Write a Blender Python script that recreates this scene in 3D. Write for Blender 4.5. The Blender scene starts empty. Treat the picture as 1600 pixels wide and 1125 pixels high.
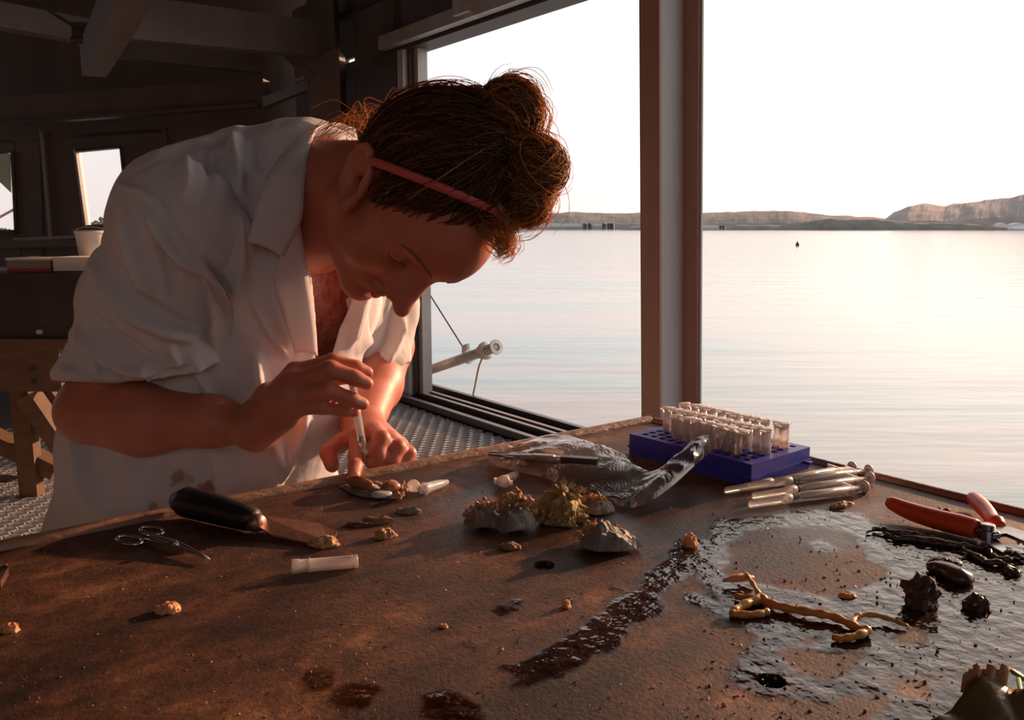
import bpy, bmesh, math, random
import numpy as np
from mathutils import Vector, Matrix

# ------------------------------------------------------------------ camera
W, H, FPX = 1600.0, 1125.0, 1300.0
HORIZON = 355.0
TABLE_Z = 0.92
CAM_Z = TABLE_Z + 0.26
FH = np.array([0.6, 0.8, 0.0])          # horizontal view direction
RT = np.array([0.8, -0.6, 0.0])         # camera right
ZZ = np.array([0.0, 0.0, 1.0])
PITCH = math.atan((H / 2 - HORIZON) / FPX)
FWD = FH * math.cos(PITCH) - ZZ * math.sin(PITCH)
UPV = FH * math.sin(PITCH) + ZZ * math.cos(PITCH)
CAM = np.array([0.0, 0.0, CAM_Z])
scene = bpy.context.scene
C = scene.collection
cd = bpy.data.cameras.new('camera')
cam = bpy.data.objects.new('camera', cd)
C.objects.link(cam)
cd.sensor_width = 36.0
cd.lens = 36.0 * FPX / W
cd.clip_start = 0.02
cd.clip_end = 5000
m = Matrix(((RT[0], UPV[0], -FWD[0], CAM[0]), (RT[1], UPV[1], -FWD[1], CAM[1]),
            (RT[2], UPV[2], -FWD[2], CAM[2]), (0, 0, 0, 1)))
cam.matrix_world = m
scene.camera = cam

# ------------------------------------------------------------------ world, sun, exposure
vs = scene.view_settings
vs.view_transform = 'Standard'
vs.look = 'None'
vs.gamma = 1.0
vs.use_curve_mapping = False
vs.exposure = 0.0
SUN_AZ = math.radians(51.0)             # to the right of the view
SUN_EL = math.radians(13.0)
SUND = (FH * math.cos(SUN_AZ) + RT * math.sin(SUN_AZ)) * math.cos(SUN_EL) + ZZ * math.sin(SUN_EL)
wd = bpy.data.worlds.new('sky')
scene.world = wd
wd.use_nodes = True
nt = wd.node_tree
nt.nodes.clear()
out = nt.nodes.new('ShaderNodeOutputWorld')
bg = nt.nodes.new('ShaderNodeBackground')
tc = nt.nodes.new('ShaderNodeTexCoord')
sp = nt.nodes.new('ShaderNodeSeparateXYZ')
nt.links.new(tc.outputs['Generated'], sp.inputs[0])
rp = nt.nodes.new('ShaderNodeValToRGB')
cr = rp.color_ramp
cr.elements[0].position = 0.0
cr.elements[0].color = (0.94, 0.82, 0.79, 1)
cr.elements[1].position = 1.0
cr.elements[1].color = (0.30, 0.38, 0.50, 1)
for pos, col in ((0.06, (0.97, 0.89, 0.875, 1)), (0.15, (1.0, 0.965, 0.96, 1)), (0.26, (0.95, 0.94, 0.95, 1)),
                 (0.45, (0.62, 0.68, 0.75, 1))):
    e = cr.elements.new(pos)
    e.color = col
nt.links.new(sp.outputs['Z'], rp.inputs[0])
dt = nt.nodes.new('ShaderNodeVectorMath'); dt.operation = 'DOT_PRODUCT'
nt.links.new(tc.outputs['Generated'], dt.inputs[0])
dt.inputs[1].default_value = tuple(SUND)
mx = nt.nodes.new('ShaderNodeMath'); mx.operation = 'MAXIMUM'; mx.inputs[1].default_value = 0
nt.links.new(dt.outputs['Value'], mx.inputs[0])
pw = nt.nodes.new('ShaderNodeMath'); pw.operation = 'POWER'; pw.inputs[1].default_value = 6.0
nt.links.new(mx.outputs[0], pw.inputs[0])
gl = nt.nodes.new('ShaderNodeMixRGB'); gl.blend_type = 'ADD'; gl.use_clamp = False
gl.inputs['Color2'].default_value = (1.0, 0.72, 0.48, 1)
gm = nt.nodes.new('ShaderNodeMath'); gm.operation = 'MULTIPLY'; gm.inputs[1].default_value = 1.7
nt.links.new(pw.outputs[0], gm.inputs[0])
nt.links.new(gm.outputs[0], gl.inputs['Fac'])
nt.links.new(rp.outputs[0], gl.inputs['Color1'])
nt.links.new(gl.outputs[0], bg.inputs[0])
bg.inputs[1].default_value = 1.06
nt.links.new(bg.outputs[0], out.inputs[0])
sl = bpy.data.lights.new('sun', 'SUN')
sl.energy = 7.0
sl.color = (1.0, 0.56, 0.32)
sl.angle = math.radians(1.2)
sun = bpy.data.objects.new('sun', sl)
C.objects.link(sun)
sun.location = tuple(SUND * 30)
sun.rotation_euler = Vector(tuple(SUND)).to_track_quat('Z', 'Y').to_euler()

# ------------------------------------------------------------------ helpers
rng = np.random.default_rng(7)
random.seed(7)

def ray(px, py):
    r = FWD + RT * ((px - W / 2) / FPX) - UPV * ((py - H / 2) / FPX)
    return r
def at(px, py, d):
    r = ray(px, py)
    return CAM + r * (d / float(r @ FH))
def onz(px, py, z):
    r = ray(px, py)
    return CAM + r * ((z - CAM_Z) / r[2])
def T(px, py, dz=0.0):
    p = onz(px, py, TABLE_Z)
    return p + ZZ * dz
def F(px, py):
    return onz(px, py, 0.0)
def loc(lat, d, z):
    """camera-yaw frame (right, depth, height above the floor)"""
    return RT * lat + FH * d + ZZ * z
def unit(v):
    v = np.asarray(v, float)
    return v / (np.linalg.norm(v) + 1e-12)

ORG = {}
def thing(name, label, cat, base, group=None):
    o = bpy.data.objects.new(name, None)
    o.empty_display_size = 0.05
    C.objects.link(o)
    o.location = tuple(base)
    ORG[o] = np.array(base, float)
    tag(o, label, cat, group)
    return o
def tag(o, label, cat=None, group=None):
    if label: o['label'] = label
    if cat: o['category'] = cat
    if group: o['group'] = group
    return o
def struct(o, label=None, cat=None):
    o['kind'] = 'structure'
    if label: o['label'] = label
    if cat: o['category'] = cat
    return o
def mesh(name, V, Fc, mat, parent=None, smooth=False, at_base=True):
    """one mesh object; V in world coordinates"""
    V = np.asarray(V, float).reshape(-1, 3)
    if parent is not None:
        org = ORG[parent]
    elif at_base:
        org = np.array([(V[:, 0].min() + V[:, 0].max()) / 2, (V[:, 1].min() + V[:, 1].max()) / 2, V[:, 2].min()])
    else:
        org = np.zeros(3)
    me = bpy.data.meshes.new(name)
    if isinstance(Fc, np.ndarray) and len(V) > 2000:
        nf, k = Fc.shape
        me.vertices.add(len(V)); me.vertices.foreach_set('co', (V - org).astype(np.float32).ravel())
        me.loops.add(nf * k); me.loops.foreach_set('vertex_index', Fc.astype(np.int32).ravel())
        me.polygons.add(nf); me.polygons.foreach_set('loop_start', np.arange(0, nf * k, k, dtype=np.int32))
        me.update(calc_edges=True)
    else:
        me.from_pydata([tuple(p) for p in (V - org).tolist()], [], [tuple(f) for f in Fc])
        me.validate()
    o = bpy.data.objects.new(name, me)
    C.objects.link(o)
    if parent is not None:
        o.parent = parent
    else:
        o.location = tuple(org)
    ORG[o] = org
    if mat: me.materials.append(mat)
    if smooth:
        me.polygons.foreach_set('use_smooth', np.ones(len(me.polygons), bool))
    me.update()
    return o

class MB:
    """collects several closed shapes of one part"""
    def __init__(s): s.V = []; s.F = []
    def add(s, V, Fc):
        n = len(s.V)
        s.V += [tuple(float(c) for c in p) for p in V]
        s.F += [tuple(i + n for i in f) for f in Fc]
        return s
    def build(s, name, mat, parent=None, smooth=False):
        return mesh(name, s.V, s.F, mat, parent, smooth)

BOXF = [(0, 1, 3, 2), (4, 6, 7, 5), (0, 4, 5, 1), (2, 3, 7, 6), (0, 2, 6, 4), (1, 5, 7, 3)]
def boxg(c, ax, ay, az):
    """box from centre and three half-axis vectors"""
    c, ax, ay, az = (np.asarray(v, float) for v in (c, ax, ay, az))
    V = [c + sx * ax + sy * ay + sz * az for sx in (-1, 1) for sy in (-1, 1) for sz in (-1, 1)]
    Fc = BOXF
    if np.dot(np.cross(ax, ay), az) < 0:
        Fc = [tuple(reversed(f)) for f in BOXF]
    return V, [tuple(reversed(f)) for f in Fc]
def abox(x0, x1, y0, y1, z0, z1):
    return boxg(((x0 + x1) / 2, (y0 + y1) / 2, (z0 + z1) / 2), ((x1 - x0) / 2, 0, 0), (0, (y1 - y0) / 2, 0), (0, 0, (z1 - z0) / 2))
def beamg(p, q, w, h, up=ZZ):
    p, q = np.asarray(p, float), np.asarray(q, float)
    d = unit(q - p)
    s = unit(np.cross(d, up)); u = np.cross(s, d)
    return boxg((p + q) / 2, (q - p) / 2, s * w / 2, u * h / 2)
def prismg(pts, ext):
    """polygon (list of points) extruded by a vector"""
    pts = [np.asarray(p, float) for p in pts]; ext = np.asarray(ext, float)
    n = len(pts)
    V = pts + [p + ext for p in pts]
    Fc = [tuple(range(n)), tuple(range(2 * n - 1, n - 1, -1))]
    Fc += [(i, n + i, n + (i + 1) % n, (i + 1) % n) for i in range(n)]
    return V, Fc
def tubeg(path, rad, n=8, cap=True, flat=1.0, upref=None):
    """sweep a circle along a path; rad scalar or list; flat squeezes the section"""
    P = [np.asarray(p, float) for p in path]
    if np.isscalar(rad): rad = [rad] * len(P)
    V, Fc = [], []
    prev = None
    for i, p in enumerate(P):
        t = unit(P[min(i + 1, len(P) - 1)] - P[max(i - 1, 0)])
        if prev is None:
            ref = np.asarray(upref, float) if upref is not None else (ZZ if abs(t[2]) < 0.9 else np.array([1.0, 0, 0]))
            a = unit(np.cross(t, ref))
        else:
            a = unit(prev - t * np.dot(prev, t))
        prev = a
        b = np.cross(t, a)
        for k in range(n):
            an = 2 * math.pi * k / n
            V.append(p + rad[i] * (math.cos(an) * a + flat * math.sin(an) * b))
    for i in range(len(P) - 1):
        for k in range(n):
            k2 = (k + 1) % n
            Fc.append((i * n + k, i * n + k2, (i + 1) * n + k2, (i + 1) * n + k))
    if cap:
        Fc.append(tuple(reversed(range(n))))
        Fc.append(tuple(range((len(P) - 1) * n, len(P) * n)))
    return V, Fc
def latheg(base, axis, prof, n=16, cap0=True, cap1=True):
    """prof: list of (distance along axis, radius)"""
    base = np.asarray(base, float); t = unit(axis)
    return tubeg_prof([base + t * z for z, r in prof], [max(r, 1e-5) for z, r in prof], t, n, cap0, cap1)
def tubeg_prof(P, R, t, n, cap0, cap1):
    ref = ZZ if abs(t[2]) < 0.9 else np.array([1.0, 0, 0])
    a = unit(np.cross(t, ref)); b = np.cross(t, a)
    V, Fc = [], []
    for p, r in zip(P, R):
        for k in range(n):
            an = 2 * math.pi * k / n
            V.append(p + r * (math.cos(an) * a + math.sin(an) * b))
    for i in range(len(P) - 1):
        for k in range(n):
            k2 = (k + 1) % n
            Fc.append((i * n + k, i * n + k2, (i + 1) * n + k2, (i + 1) * n + k))
    if cap0: Fc.append(tuple(reversed(range(n))))
    if cap1: Fc.append(tuple(range((len(P) - 1) * n, len(P) * n)))
    return V, Fc
def catmull(P, per=6):
    P = [np.asarray(p, float) for p in P]
    Q = [2 * P[0] - P[1]] + P + [2 * P[-1] - P[-2]]
    o = []
    for i in range(1, len(Q) - 2):
        a, b, c, d = Q[i - 1:i + 3]
        for k in range(per):
            t = k / per
            o.append(0.5 * (2 * b + (c - a) * t + (2 * a - 5 * b + 4 * c - d) * t * t + (3 * b - a - 3 * c + d) * t ** 3))
    o.append(P[-1])
    return o
def bevel(o, w, seg=2):
    md = o.modifiers.new('bevel', 'BEVEL')
    md.width = w; md.segments = seg; md.limit_method = 'ANGLE'; md.angle_limit = math.radians(35)
    return o
def gridg(G, closed_u=False):
    """G[i][j] points -> quads"""
    G = np.asarray(G, float)
    a, b = G.shape[:2]
    V = G.reshape(-1, 3)
    Fc = []
    for i in range(a - 1):
        for j in range(b - 1):
            Fc.append((i * b + j, i * b + j + 1, (i + 1) * b + j + 1, (i + 1) * b + j))
    return V, Fc
def solid(o, t, off=-1):
    md = o.modifiers.new('solid', 'SOLIDIFY'); md.thickness = t; md.offset = off
    return o
def copy_tree(o, parent=None):
    c = o.copy(); C.objects.link(c); c.parent = parent
    for ch in list(o.children):
        copy_tree(ch, c)
    return c

# value noise
_perm = np.random.default_rng(3).integers(0, 1 << 30, 4096)
def _h(ix, iy, iz):
    n = (ix * 73856093) ^ (iy * 19349663) ^ (iz * 83492791)
    return (_perm[n & 4095] & 0xffff) / 65535.0
def vnoise(P):
    P = np.asarray(P, float)
    I = np.floor(P).astype(np.int64); f = P - I
    f = f * f * (3 - 2 * f)
    x, y, z = I[:, 0], I[:, 1], I[:, 2]
    r = 0
    for dx in (0, 1):
        wx = f[:, 0] if dx else 1 - f[:, 0]
        for dy in (0, 1):
            wy = f[:, 1] if dy else 1 - f[:, 1]
            for dz in (0, 1):
                wz = f[:, 2] if dz else 1 - f[:, 2]
                r = r + wx * wy * wz * _h(x + dx, y + dy, z + dz)
    return r * 2 - 1
def fbm(P, oct=4, lac=2.0, gain=0.5):
    P = np.asarray(P, float); a = 1.0; s = 0; t = 0
    for i in range(oct):
        s = s + a * vnoise(P + 17.3 * i); t += a
        P = P * lac; a *= gain
    return s / t

# ------------------------------------------------------------------ materials
MATS = {}
def ramp(nt, fac, stops):
    r = nt.nodes.new('ShaderNodeValToRGB')
    el = r.color_ramp.elements
    el[0].position = stops[0][0]; el[0].color = (*stops[0][1], 1)
    el[1].position = stops[-1][0]; el[1].color = (*stops[-1][1], 1)
    for p, c in stops[1:-1]:
        e = el.new(p); e.color = (*c, 1)
    nt.links.new(fac, r.inputs[0])
    return r.outputs[0]
def mat(name, col, rough=0.6, metal=0.0, var=None, scale=20.0, bump=0.0, bscale=60.0, stretch=(1, 1, 1), spec=0.5, sss=0.0, det=6.0, coat=0.0, **kw):
    """principled with noise colour between col and var, and noise bump"""
    if name in MATS: return MATS[name]
    mt = bpy.data.materials.new(name)
    mt.use_nodes = True
    nt = mt.node_tree
    b = nt.nodes['Principled BSDF']
    b.inputs['Base Color'].default_value = (*col, 1)
    b.inputs['Roughness'].default_value = rough
    b.inputs['Metallic'].default_value = metal
    b.inputs['Specular IOR Level'].default_value = spec
    b.inputs['Coat Weight'].default_value = coat
    if sss:
        b.inputs['Subsurface Weight'].default_value = sss
        b.inputs['Subsurface Radius'].default_value = (0.012, 0.004, 0.002)
        b.inputs['Subsurface Scale'].default_value = 1.0
    tcn = nt.nodes.new('ShaderNodeTexCoord')
    mp = nt.nodes.new('ShaderNodeMapping')
    mp.inputs['Scale'].default_value = stretch
    nt.links.new(tcn.outputs['Object'], mp.inputs[0])
    if var is not None:
        n = nt.nodes.new('ShaderNodeTexNoise')
        n.inputs['Scale'].default_value = scale
        n.inputs['Detail'].default_value = det
        n.inputs['Roughness'].default_value = 0.65
        nt.links.new(mp.outputs[0], n.inputs['Vector'])
        c = ramp(nt, n.outputs['Fac'], [(0.32, col), (0.68, var)])
        nt.links.new(c, b.inputs['Base Color'])
    if bump:
        n2 = nt.nodes.new('ShaderNodeTexNoise')
        n2.inputs['Scale'].default_value = bscale
        n2.inputs['Detail'].default_value = 5
        nt.links.new(mp.outputs[0], n2.inputs['Vector'])
        bp = nt.nodes.new('ShaderNodeBump')
        bp.inputs['Strength'].default_value = bump
        bp.inputs['Distance'].default_value = 0.01
        nt.links.new(n2.outputs['Fac'], bp.inputs['Height'])
        nt.links.new(bp.outputs[0], b.inputs['Normal'])
    for k, v in kw.items():
        b.inputs[k.replace('_', ' ')].default_value = v
    MATS[name] = mt
    return mt
def plastic(name, col, clear=0.5, milky=0.4, rough=0.12):
    """thin clear or milky plastic: transparent + translucent + diffuse + gloss"""
    if name in MATS: return MATS[name]
    mt = bpy.data.materials.new(name); mt.use_nodes = True
    nt = mt.node_tree; nt.nodes.clear()
    o = nt.nodes.new('ShaderNodeOutputMaterial')
    tr = nt.nodes.new('ShaderNodeBsdfTransparent'); tr.inputs[0].default_value = (*[0.6 + 0.4 * c for c in col], 1)
    df = nt.nodes.new('ShaderNodeBsdfDiffuse'); df.inputs[0].default_value = (*col, 1)
    tl = nt.nodes.new('ShaderNodeBsdfTranslucent'); tl.inputs[0].default_value = (*col, 1)
    gl = nt.nodes.new('ShaderNodeBsdfGlossy'); gl.inputs['Roughness'].default_value = rough
    fr = nt.nodes.new('ShaderNodeFresnel'); fr.inputs[0].default_value = 1.5
    m1 = nt.nodes.new('ShaderNodeMixShader'); m1.inputs[0].default_value = 0.5
    nt.links.new(df.outputs[0], m1.inputs[1]); nt.links.new(tl.outputs[0], m1.inputs[2])
    m2 = nt.nodes.new('ShaderNodeMixShader'); m2.inputs[0].default_value = milky
    nt.links.new(tr.outputs[0], m2.inputs[1]); nt.links.new(m1.outputs[0], m2.inputs[2])
    m3 = nt.nodes.new('ShaderNodeMixShader')
    fm_ = nt.nodes.new('ShaderNodeMath'); fm_.operation = 'MULTIPLY'; fm_.inputs[1].default_value = 0.6
    nt.links.new(fr.outputs[0], fm_.inputs[0]); nt.links.new(fm_.outputs[0], m3.inputs[0]); nt.links.new(m2.outputs[0], m3.inputs[1]); nt.links.new(gl.outputs[0], m3.inputs[2])
    nt.links.new(m3.outputs[0], o.inputs[0])
    MATS[name] = mt
    return mt
# ================================================================== the setting
WALL_X = 2.86                                   # water side of the shed
M_wall = mat('painted_steel_wall', (0.095, 0.07, 0.063), 0.6, var=(0.15, 0.11, 0.097), scale=3, bump=0.1, bscale=14, stretch=(1, 1, 0.3))
M_wallw = mat('warm_board_wall', (0.125, 0.088, 0.075), 0.65, var=(0.185, 0.128, 0.106), scale=2.4, stretch=(1, 1, 0.25))
M_roof = mat('roof_sheet', (0.10, 0.075, 0.065), 0.6, var=(0.15, 0.11, 0.095), scale=2)
M_beam = mat('painted_beam', (0.15, 0.112, 0.10), 0.5, var=(0.11, 0.08, 0.07), scale=5)
M_dark = mat('dark_panel', (0.06, 0.045, 0.04), 0.5, var=(0.09, 0.065, 0.06), scale=5)
M_frame = mat('aluminium_frame', (0.55, 0.52, 0.50), 0.45, metal=0.3, var=(0.42, 0.38, 0.36), scale=9, stretch=(1, 1, 0.2))
M_column = mat('column_paint', (0.42, 0.22, 0.17), 0.5, var=(0.34, 0.18, 0.135), scale=6, stretch=(1, 1, 0.15), bump=0.08, bscale=30)
M_web = mat('column_web_skylit', (0.55, 0.52, 0.52), 0.45, var=(0.48, 0.43, 0.42), scale=8, stretch=(1, 1, 0.1))
M_track = mat('black_track', (0.05, 0.035, 0.032), 0.35, var=(0.08, 0.055, 0.05), scale=20)
M_trackedge = mat('worn_track_edge', (0.35, 0.30, 0.28), 0.4, metal=0.4)
M_grate = mat('galvanised_grating', (0.60, 0.58, 0.58), 0.42, metal=0.35, var=(0.48, 0.45, 0.44), scale=14)

# ---- water
def water_material():
    mt = bpy.data.materials.new('lagoon_water'); mt.use_nodes = True
    nt = mt.node_tree; b = nt.nodes['Principled BSDF']
    b.inputs['Roughness'].default_value = 0.12
    b.inputs['IOR'].default_value = 1.33
    g = nt.nodes.new('ShaderNodeNewGeometry')
    mp = nt.nodes.new('ShaderNodeMapping')
    mp.inputs['Rotation'].default_value = (0, 0, math.atan2(RT[1], RT[0]) * -1)
    nt.links.new(g.outputs['Position'], mp.inputs[0])
    mp2 = nt.nodes.new('ShaderNodeMapping'); mp2.inputs['Scale'].default_value = (0.22, 1.0, 1.0)
    nt.links.new(mp.outputs[0], mp2.inputs[0])
    n1 = nt.nodes.new('ShaderNodeTexNoise'); n1.inputs['Scale'].default_value = 1.1; n1.inputs['Detail'].default_value = 5; n1.inputs['Roughness'].default_value = 0.55
    nt.links.new(mp2.outputs[0], n1.inputs['Vector'])
    bp = nt.nodes.new('ShaderNodeBump'); bp.inputs['Strength'].default_value = 0.20; bp.inputs['Distance'].default_value = 0.16
    nt.links.new(n1.outputs['Fac'], bp.inputs['Height'])
    nt.links.new(bp.outputs[0], b.inputs['Normal'])
    n2 = nt.nodes.new('ShaderNodeTexNoise'); n2.inputs['Scale'].default_value = 0.45; n2.inputs['Detail'].default_value = 4
    nt.links.new(mp2.outputs[0], n2.inputs['Vector'])
    c = ramp(nt, n2.outputs['Fac'], [(0.38, (0.27, 0.39, 0.42)), (0.6, (0.44, 0.42, 0.41))])
    nt.links.new(c, b.inputs['Base Color'])
    return mt
WATER_Z = -0.6
p = [(-40, -60), (900, -600), (1400, 300), (600, 1600), (-700, 1400), (-400, 100)]
struct(mesh('water', [(x, y, WATER_Z) for x, y in p], [tuple(range(6))], water_material()), 'calm pale lagoon water under the bright sky', 'water')

# ---- far shore, distance haze mixed into its colours
M_shore = mat('far_scrub', (0.20, 0.175, 0.145), 0.9, var=(0.30, 0.25, 0.21), scale=0.06, bump=0.0, stretch=(1, 1, 2))
M_hill = mat('far_hill_rock', (0.24, 0.185, 0.155), 0.9, var=(0.42, 0.34, 0.30), scale=0.045, stretch=(1, 1, 1.2))
M_scrub2 = mat('near_hill_scrub', (0.15, 0.135, 0.11), 0.9, var=(0.24, 0.205, 0.17), scale=0.1)
def ridge(name, prof, d0, depth, mt, rough=0.5, seed=0, label=None, cat='hill'):
    """land strip: prof = [(px, top py)]; front at depth d0, rising to the crest behind"""
    xs = np.array([a for a, b in prof], float); ys = np.array([b for a, b in prof], float)
    px = np.arange(xs[0], xs[-1] + 0.1, 3.0)
    py = np.interp(px, xs, ys)
    rows = []
    fr = [0.0, 0.12, 0.3, 0.5, 0.75, 1.0, 1.5]
    hf = [0.0, 0.34, 0.55, 0.74, 0.92, 1.0, 0.0]
    for f, hh in zip(fr, hf):
        d = d0 + depth * f
        G_ = np.array([CAM + ray(a, 355) * (d / float(ray(a, 355) @ FH)) for a in px])
        top = np.array([at(a, b, d0 + depth)[2] for a, b in zip(px, py)]) - WATER_Z
        n = fbm(np.stack([px * 0.05 + seed, np.full(len(px), f * 5), np.full(len(px), .3)], 1), 4)
        G_[:, 2] = WATER_Z - 0.5 + (top * hh * (1 + n * 0.22 * rough / max(hh, .2)) if hh > 0 else 0)
        rows.append(G_)
    V, Fc = gridg(rows)
    o = mesh(name, V, Fc, mt, smooth=False)
    if label: tag(o, label, cat)
    return o
o = ridge('shore_ridge', [(150, 350), (250, 347), (400, 344), (600, 340), (760, 336), (800, 334), (860, 332.5), (890, 330), (960, 332), (1010, 331), (1090, 332), (1150, 330), (1230, 328), (1265, 332), (1300, 335), (1345, 337), (1400, 341), (1500, 345)],
          620, 60, M_shore, 0.30, 1, 'long low wooded far shore reaching behind the column')
o = ridge('headland_hill', [(1372, 352), (1384, 340), (1396, 329), (1420, 321), (1440, 317.5), (1460, 319), (1474, 321), (1490, 317), (1510, 314.5), (1540, 310), (1575, 307), (1600, 301), (1680, 297), (1800, 300), (2000, 310), (2300, 340)],
          520, 90, M_hill, 0.35, 5, 'bare rocky headland rising at the right end of the far shore')
o = ridge('shore_scrub', [(970, 357), (985, 352), (1020, 351), (1060, 352), (1090, 353), (1135, 354), (1150, 350), (1220, 350), (1260, 344), (1300, 341), (1370, 342), (1420, 346), (1500, 348), (1560, 351), (1600, 354)],
          505, 10, M_scrub2, 0.5, 9, 'dark scrub line along the water at the foot of the hills', 'shrubs')
# jetty across the lagoon
M_jetty = mat('pale_jetty', (0.62, 0.58, 0.56), 0.8, var=(0.5, 0.47, 0.46), scale=0.5)
j = thing('far_jetty', 'pale flat jetty on dark piles along the far shore left of the column', 'jetty', onz(870, 359.6, WATER_Z))
V, Fc = prismg([at(780, 347.5, 498), at(953, 350, 498), at(953, 353, 498), at(780, 356, 498)], FH * 6)
mesh('deck', V, Fc, M_jetty, j)
for a in (914, 922, 944, 952, 957):
    q = at(a, 349, 497); b = at(a, 358.5, 497)
    V, Fc = tubeg([q, b], 1.1, 6)
    mesh('pile', V, Fc, M_dark, j)
j = thing('far_jetty', 'short pale jetty beside the right edge of the column', 'jetty', onz(1110, 359.6, WATER_Z))
V, Fc = prismg([at(1070, 351, 498), at(1132, 351.5, 498), at(1132, 355, 498), at(1070, 356.5, 498)], FH * 6)
mesh('deck', V, Fc, M_jetty, j)
for a in (1126, 1131):
    V, Fc = tubeg([at(a, 352, 497), at(a, 358.5, 497)], 0.8, 6)
    mesh('pile', V, Fc, M_dark, j)
# far pale houses at the right edge
M_house = mat('far_white_wall', (0.75, 0.76, 0.78), 0.7)
M_hroof = mat('far_house_roof', (0.55, 0.58, 0.62), 0.7)
for k, (x0, x1, y0, y1, lb) in enumerate([(1582, 1604, 349, 358, 'white waterside house at the foot of the rocky headland'), (1562, 1573, 349, 353.5, 'small pale hut left of the waterside house')]):
    h = thing('far_house', lb, 'house', at((x0 + x1) / 2, y1, 499))
    V, Fc = prismg([at(x0, y1, 499), at(x1, y1, 499), at(x1, y0 + 2, 499), at(x0, y0 + 2, 499)], FH * 5)
    mesh('wall', V, Fc, M_house, h)
    V, Fc = prismg([at(x0 - 1, y0 + 2, 498.5), at(x1 + 1, y0 + 2, 498.5), at((x0 + x1) / 2, y0 - 1, 498.5)], FH * 6)
    mesh('roof', V, Fc, M_hroof, h)
# buoy
b = onz(1246, 384, WATER_Z)
V, Fc = latheg(b - ZZ * 0.05, ZZ, [(0, 0.06), (0.06, 0.16), (0.2, 0.19), (0.32, 0.14), (0.4, 0.05), (0.52, 0.03)], 10)
tag(mesh('mooring_buoy', V, Fc, M_dark, smooth=True), 'tiny dark buoy floating alone on the pale water', 'buoy')

# ---- floor grating (expanded metal, real holes)
def grating(x0, x1, y0, y1, z, px, py, ang):
    """flattened expanded metal: lens shaped holes in staggered rows, raised lips"""
    V, Fc = [], []
    ca, sa = math.cos(ang), math.sin(ang)
    nx = int(3.2 / px); ny = int(4.2 / py)
    cx, cy = (x0 + x1) / 2, (y0 + y1) / 2
    L = max(x1 - x0, y1 - y0)
    nx = int(L * 0.75 / (px * 0.75)); ny = int(L * 0.75 / py)
    hole = [(0.41, 0), (0.20, 0.36), (-0.20, 0.36), (-0.41, 0), (-0.20, -0.36), (0.20, -0.36)]
    cell = [(0.5, 0.0), (0.25, 0.5), (-0.25, 0.5), (-0.5, 0.0), (-0.25, -0.5), (0.25, -0.5)]
    idx = {}
    for i in range(-nx, nx):
        for j in range(-ny, ny):
            ux = i * px * 0.75; uy = (j + 0.5 * (i & 1)) * py
            X = cx + ca * ux - sa * uy; Y = cy + sa * ux + ca * uy
            if not (x0 < X < x1 and y0 < Y < y1): continue
            n = len(V)
            for (a, b) in cell:
                V.append((cx + ca * (ux + a * px) - sa * (uy + b * py), cy + sa * (ux + a * px) + ca * (uy + b * py), z))
            for k, (a, b) in enumerate(hole):
                V.append((cx + ca * (ux + a * px) - sa * (uy + b * py), cy + sa * (ux + a * px) + ca * (uy + b * py), z + (0.006 if b > 0 else 0.003)))
            for k, (a, b) in enumerate(hole):
                V.append((cx + ca * (ux + a * px * 0.92) - sa * (uy + b * py * 0.92), cy + sa * (ux + a * px * 0.92) + ca * (uy + b * py * 0.92), z - 0.022))
            for k in range(6):
                k2 = (k + 1) % 6
                Fc.append((n + k, n + k2, n + 6 + k2, n + 6 + k))
                Fc.append((n + 6 + k, n + 6 + k2, n + 12 + k2, n + 12 + k))
    return V, Fc
V, Fc = grating(-1.7, 2.72, 0.9, 5.6, 0.0, 0.085, 0.052, math.atan2(RT[1], RT[0]))
struct(mesh('floor', V, Fc, M_grate, at_base=False), 'galvanised expanded metal grating floor with lens shaped holes', 'floor')
V, Fc = abox(-4.0, 2.72, -3.0, 0.9, -0.03, 0.0)
struct(mesh('floor', V, Fc, M_wall), 'plain deck floor under the work table', 'floor')
V, Fc = abox(-4.0, -1.7, 0.9, 8.0, -0.03, 0.0)
struct(mesh('floor', V, Fc, M_wall), 'plain deck floor at the far left of the shed', 'floor')
V, Fc = abox(-1.7, 2.72, 5.6, 9.0, -0.03, 0.0)
struct(mesh('floor', V, Fc, M_wall), 'plain deck floor by the back wall', 'floor')
# dark hull under the grating
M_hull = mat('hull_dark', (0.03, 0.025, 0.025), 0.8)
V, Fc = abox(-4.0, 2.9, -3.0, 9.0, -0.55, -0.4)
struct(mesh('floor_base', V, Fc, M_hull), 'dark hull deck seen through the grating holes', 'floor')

# ---- sill track of the opening: two black rails with worn edges
JY = 4.80
HEAD_Z = 2.30
s = MB(); s.add(*abox(2.72, 3.02, -3.0, JY + 0.3, -0.06, 0.012))
sill = struct(s.build('trim_1', M_track), 'black sliding track along the sill of the open side', 'trim')
for x, w, hh in ((2.735, 0.03, 0.05), (2.83, 0.022, 0.07), (2.90, 0.022, 0.07), (2.995, 0.03, 0.085)):
    V, Fc = abox(x - w / 2, x + w / 2, -3.0, JY + 0.3, 0.0, hh)
    mesh('rail', V, Fc, M_track, sill)
    V, Fc = abox(x - w / 2 - 0.002, x + w / 2 + 0.002, -3.0, JY + 0.3, hh, hh + 0.006)
    mesh('rail_edge', V, Fc, M_trackedge if x < 2.95 else M_track, sill)

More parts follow.
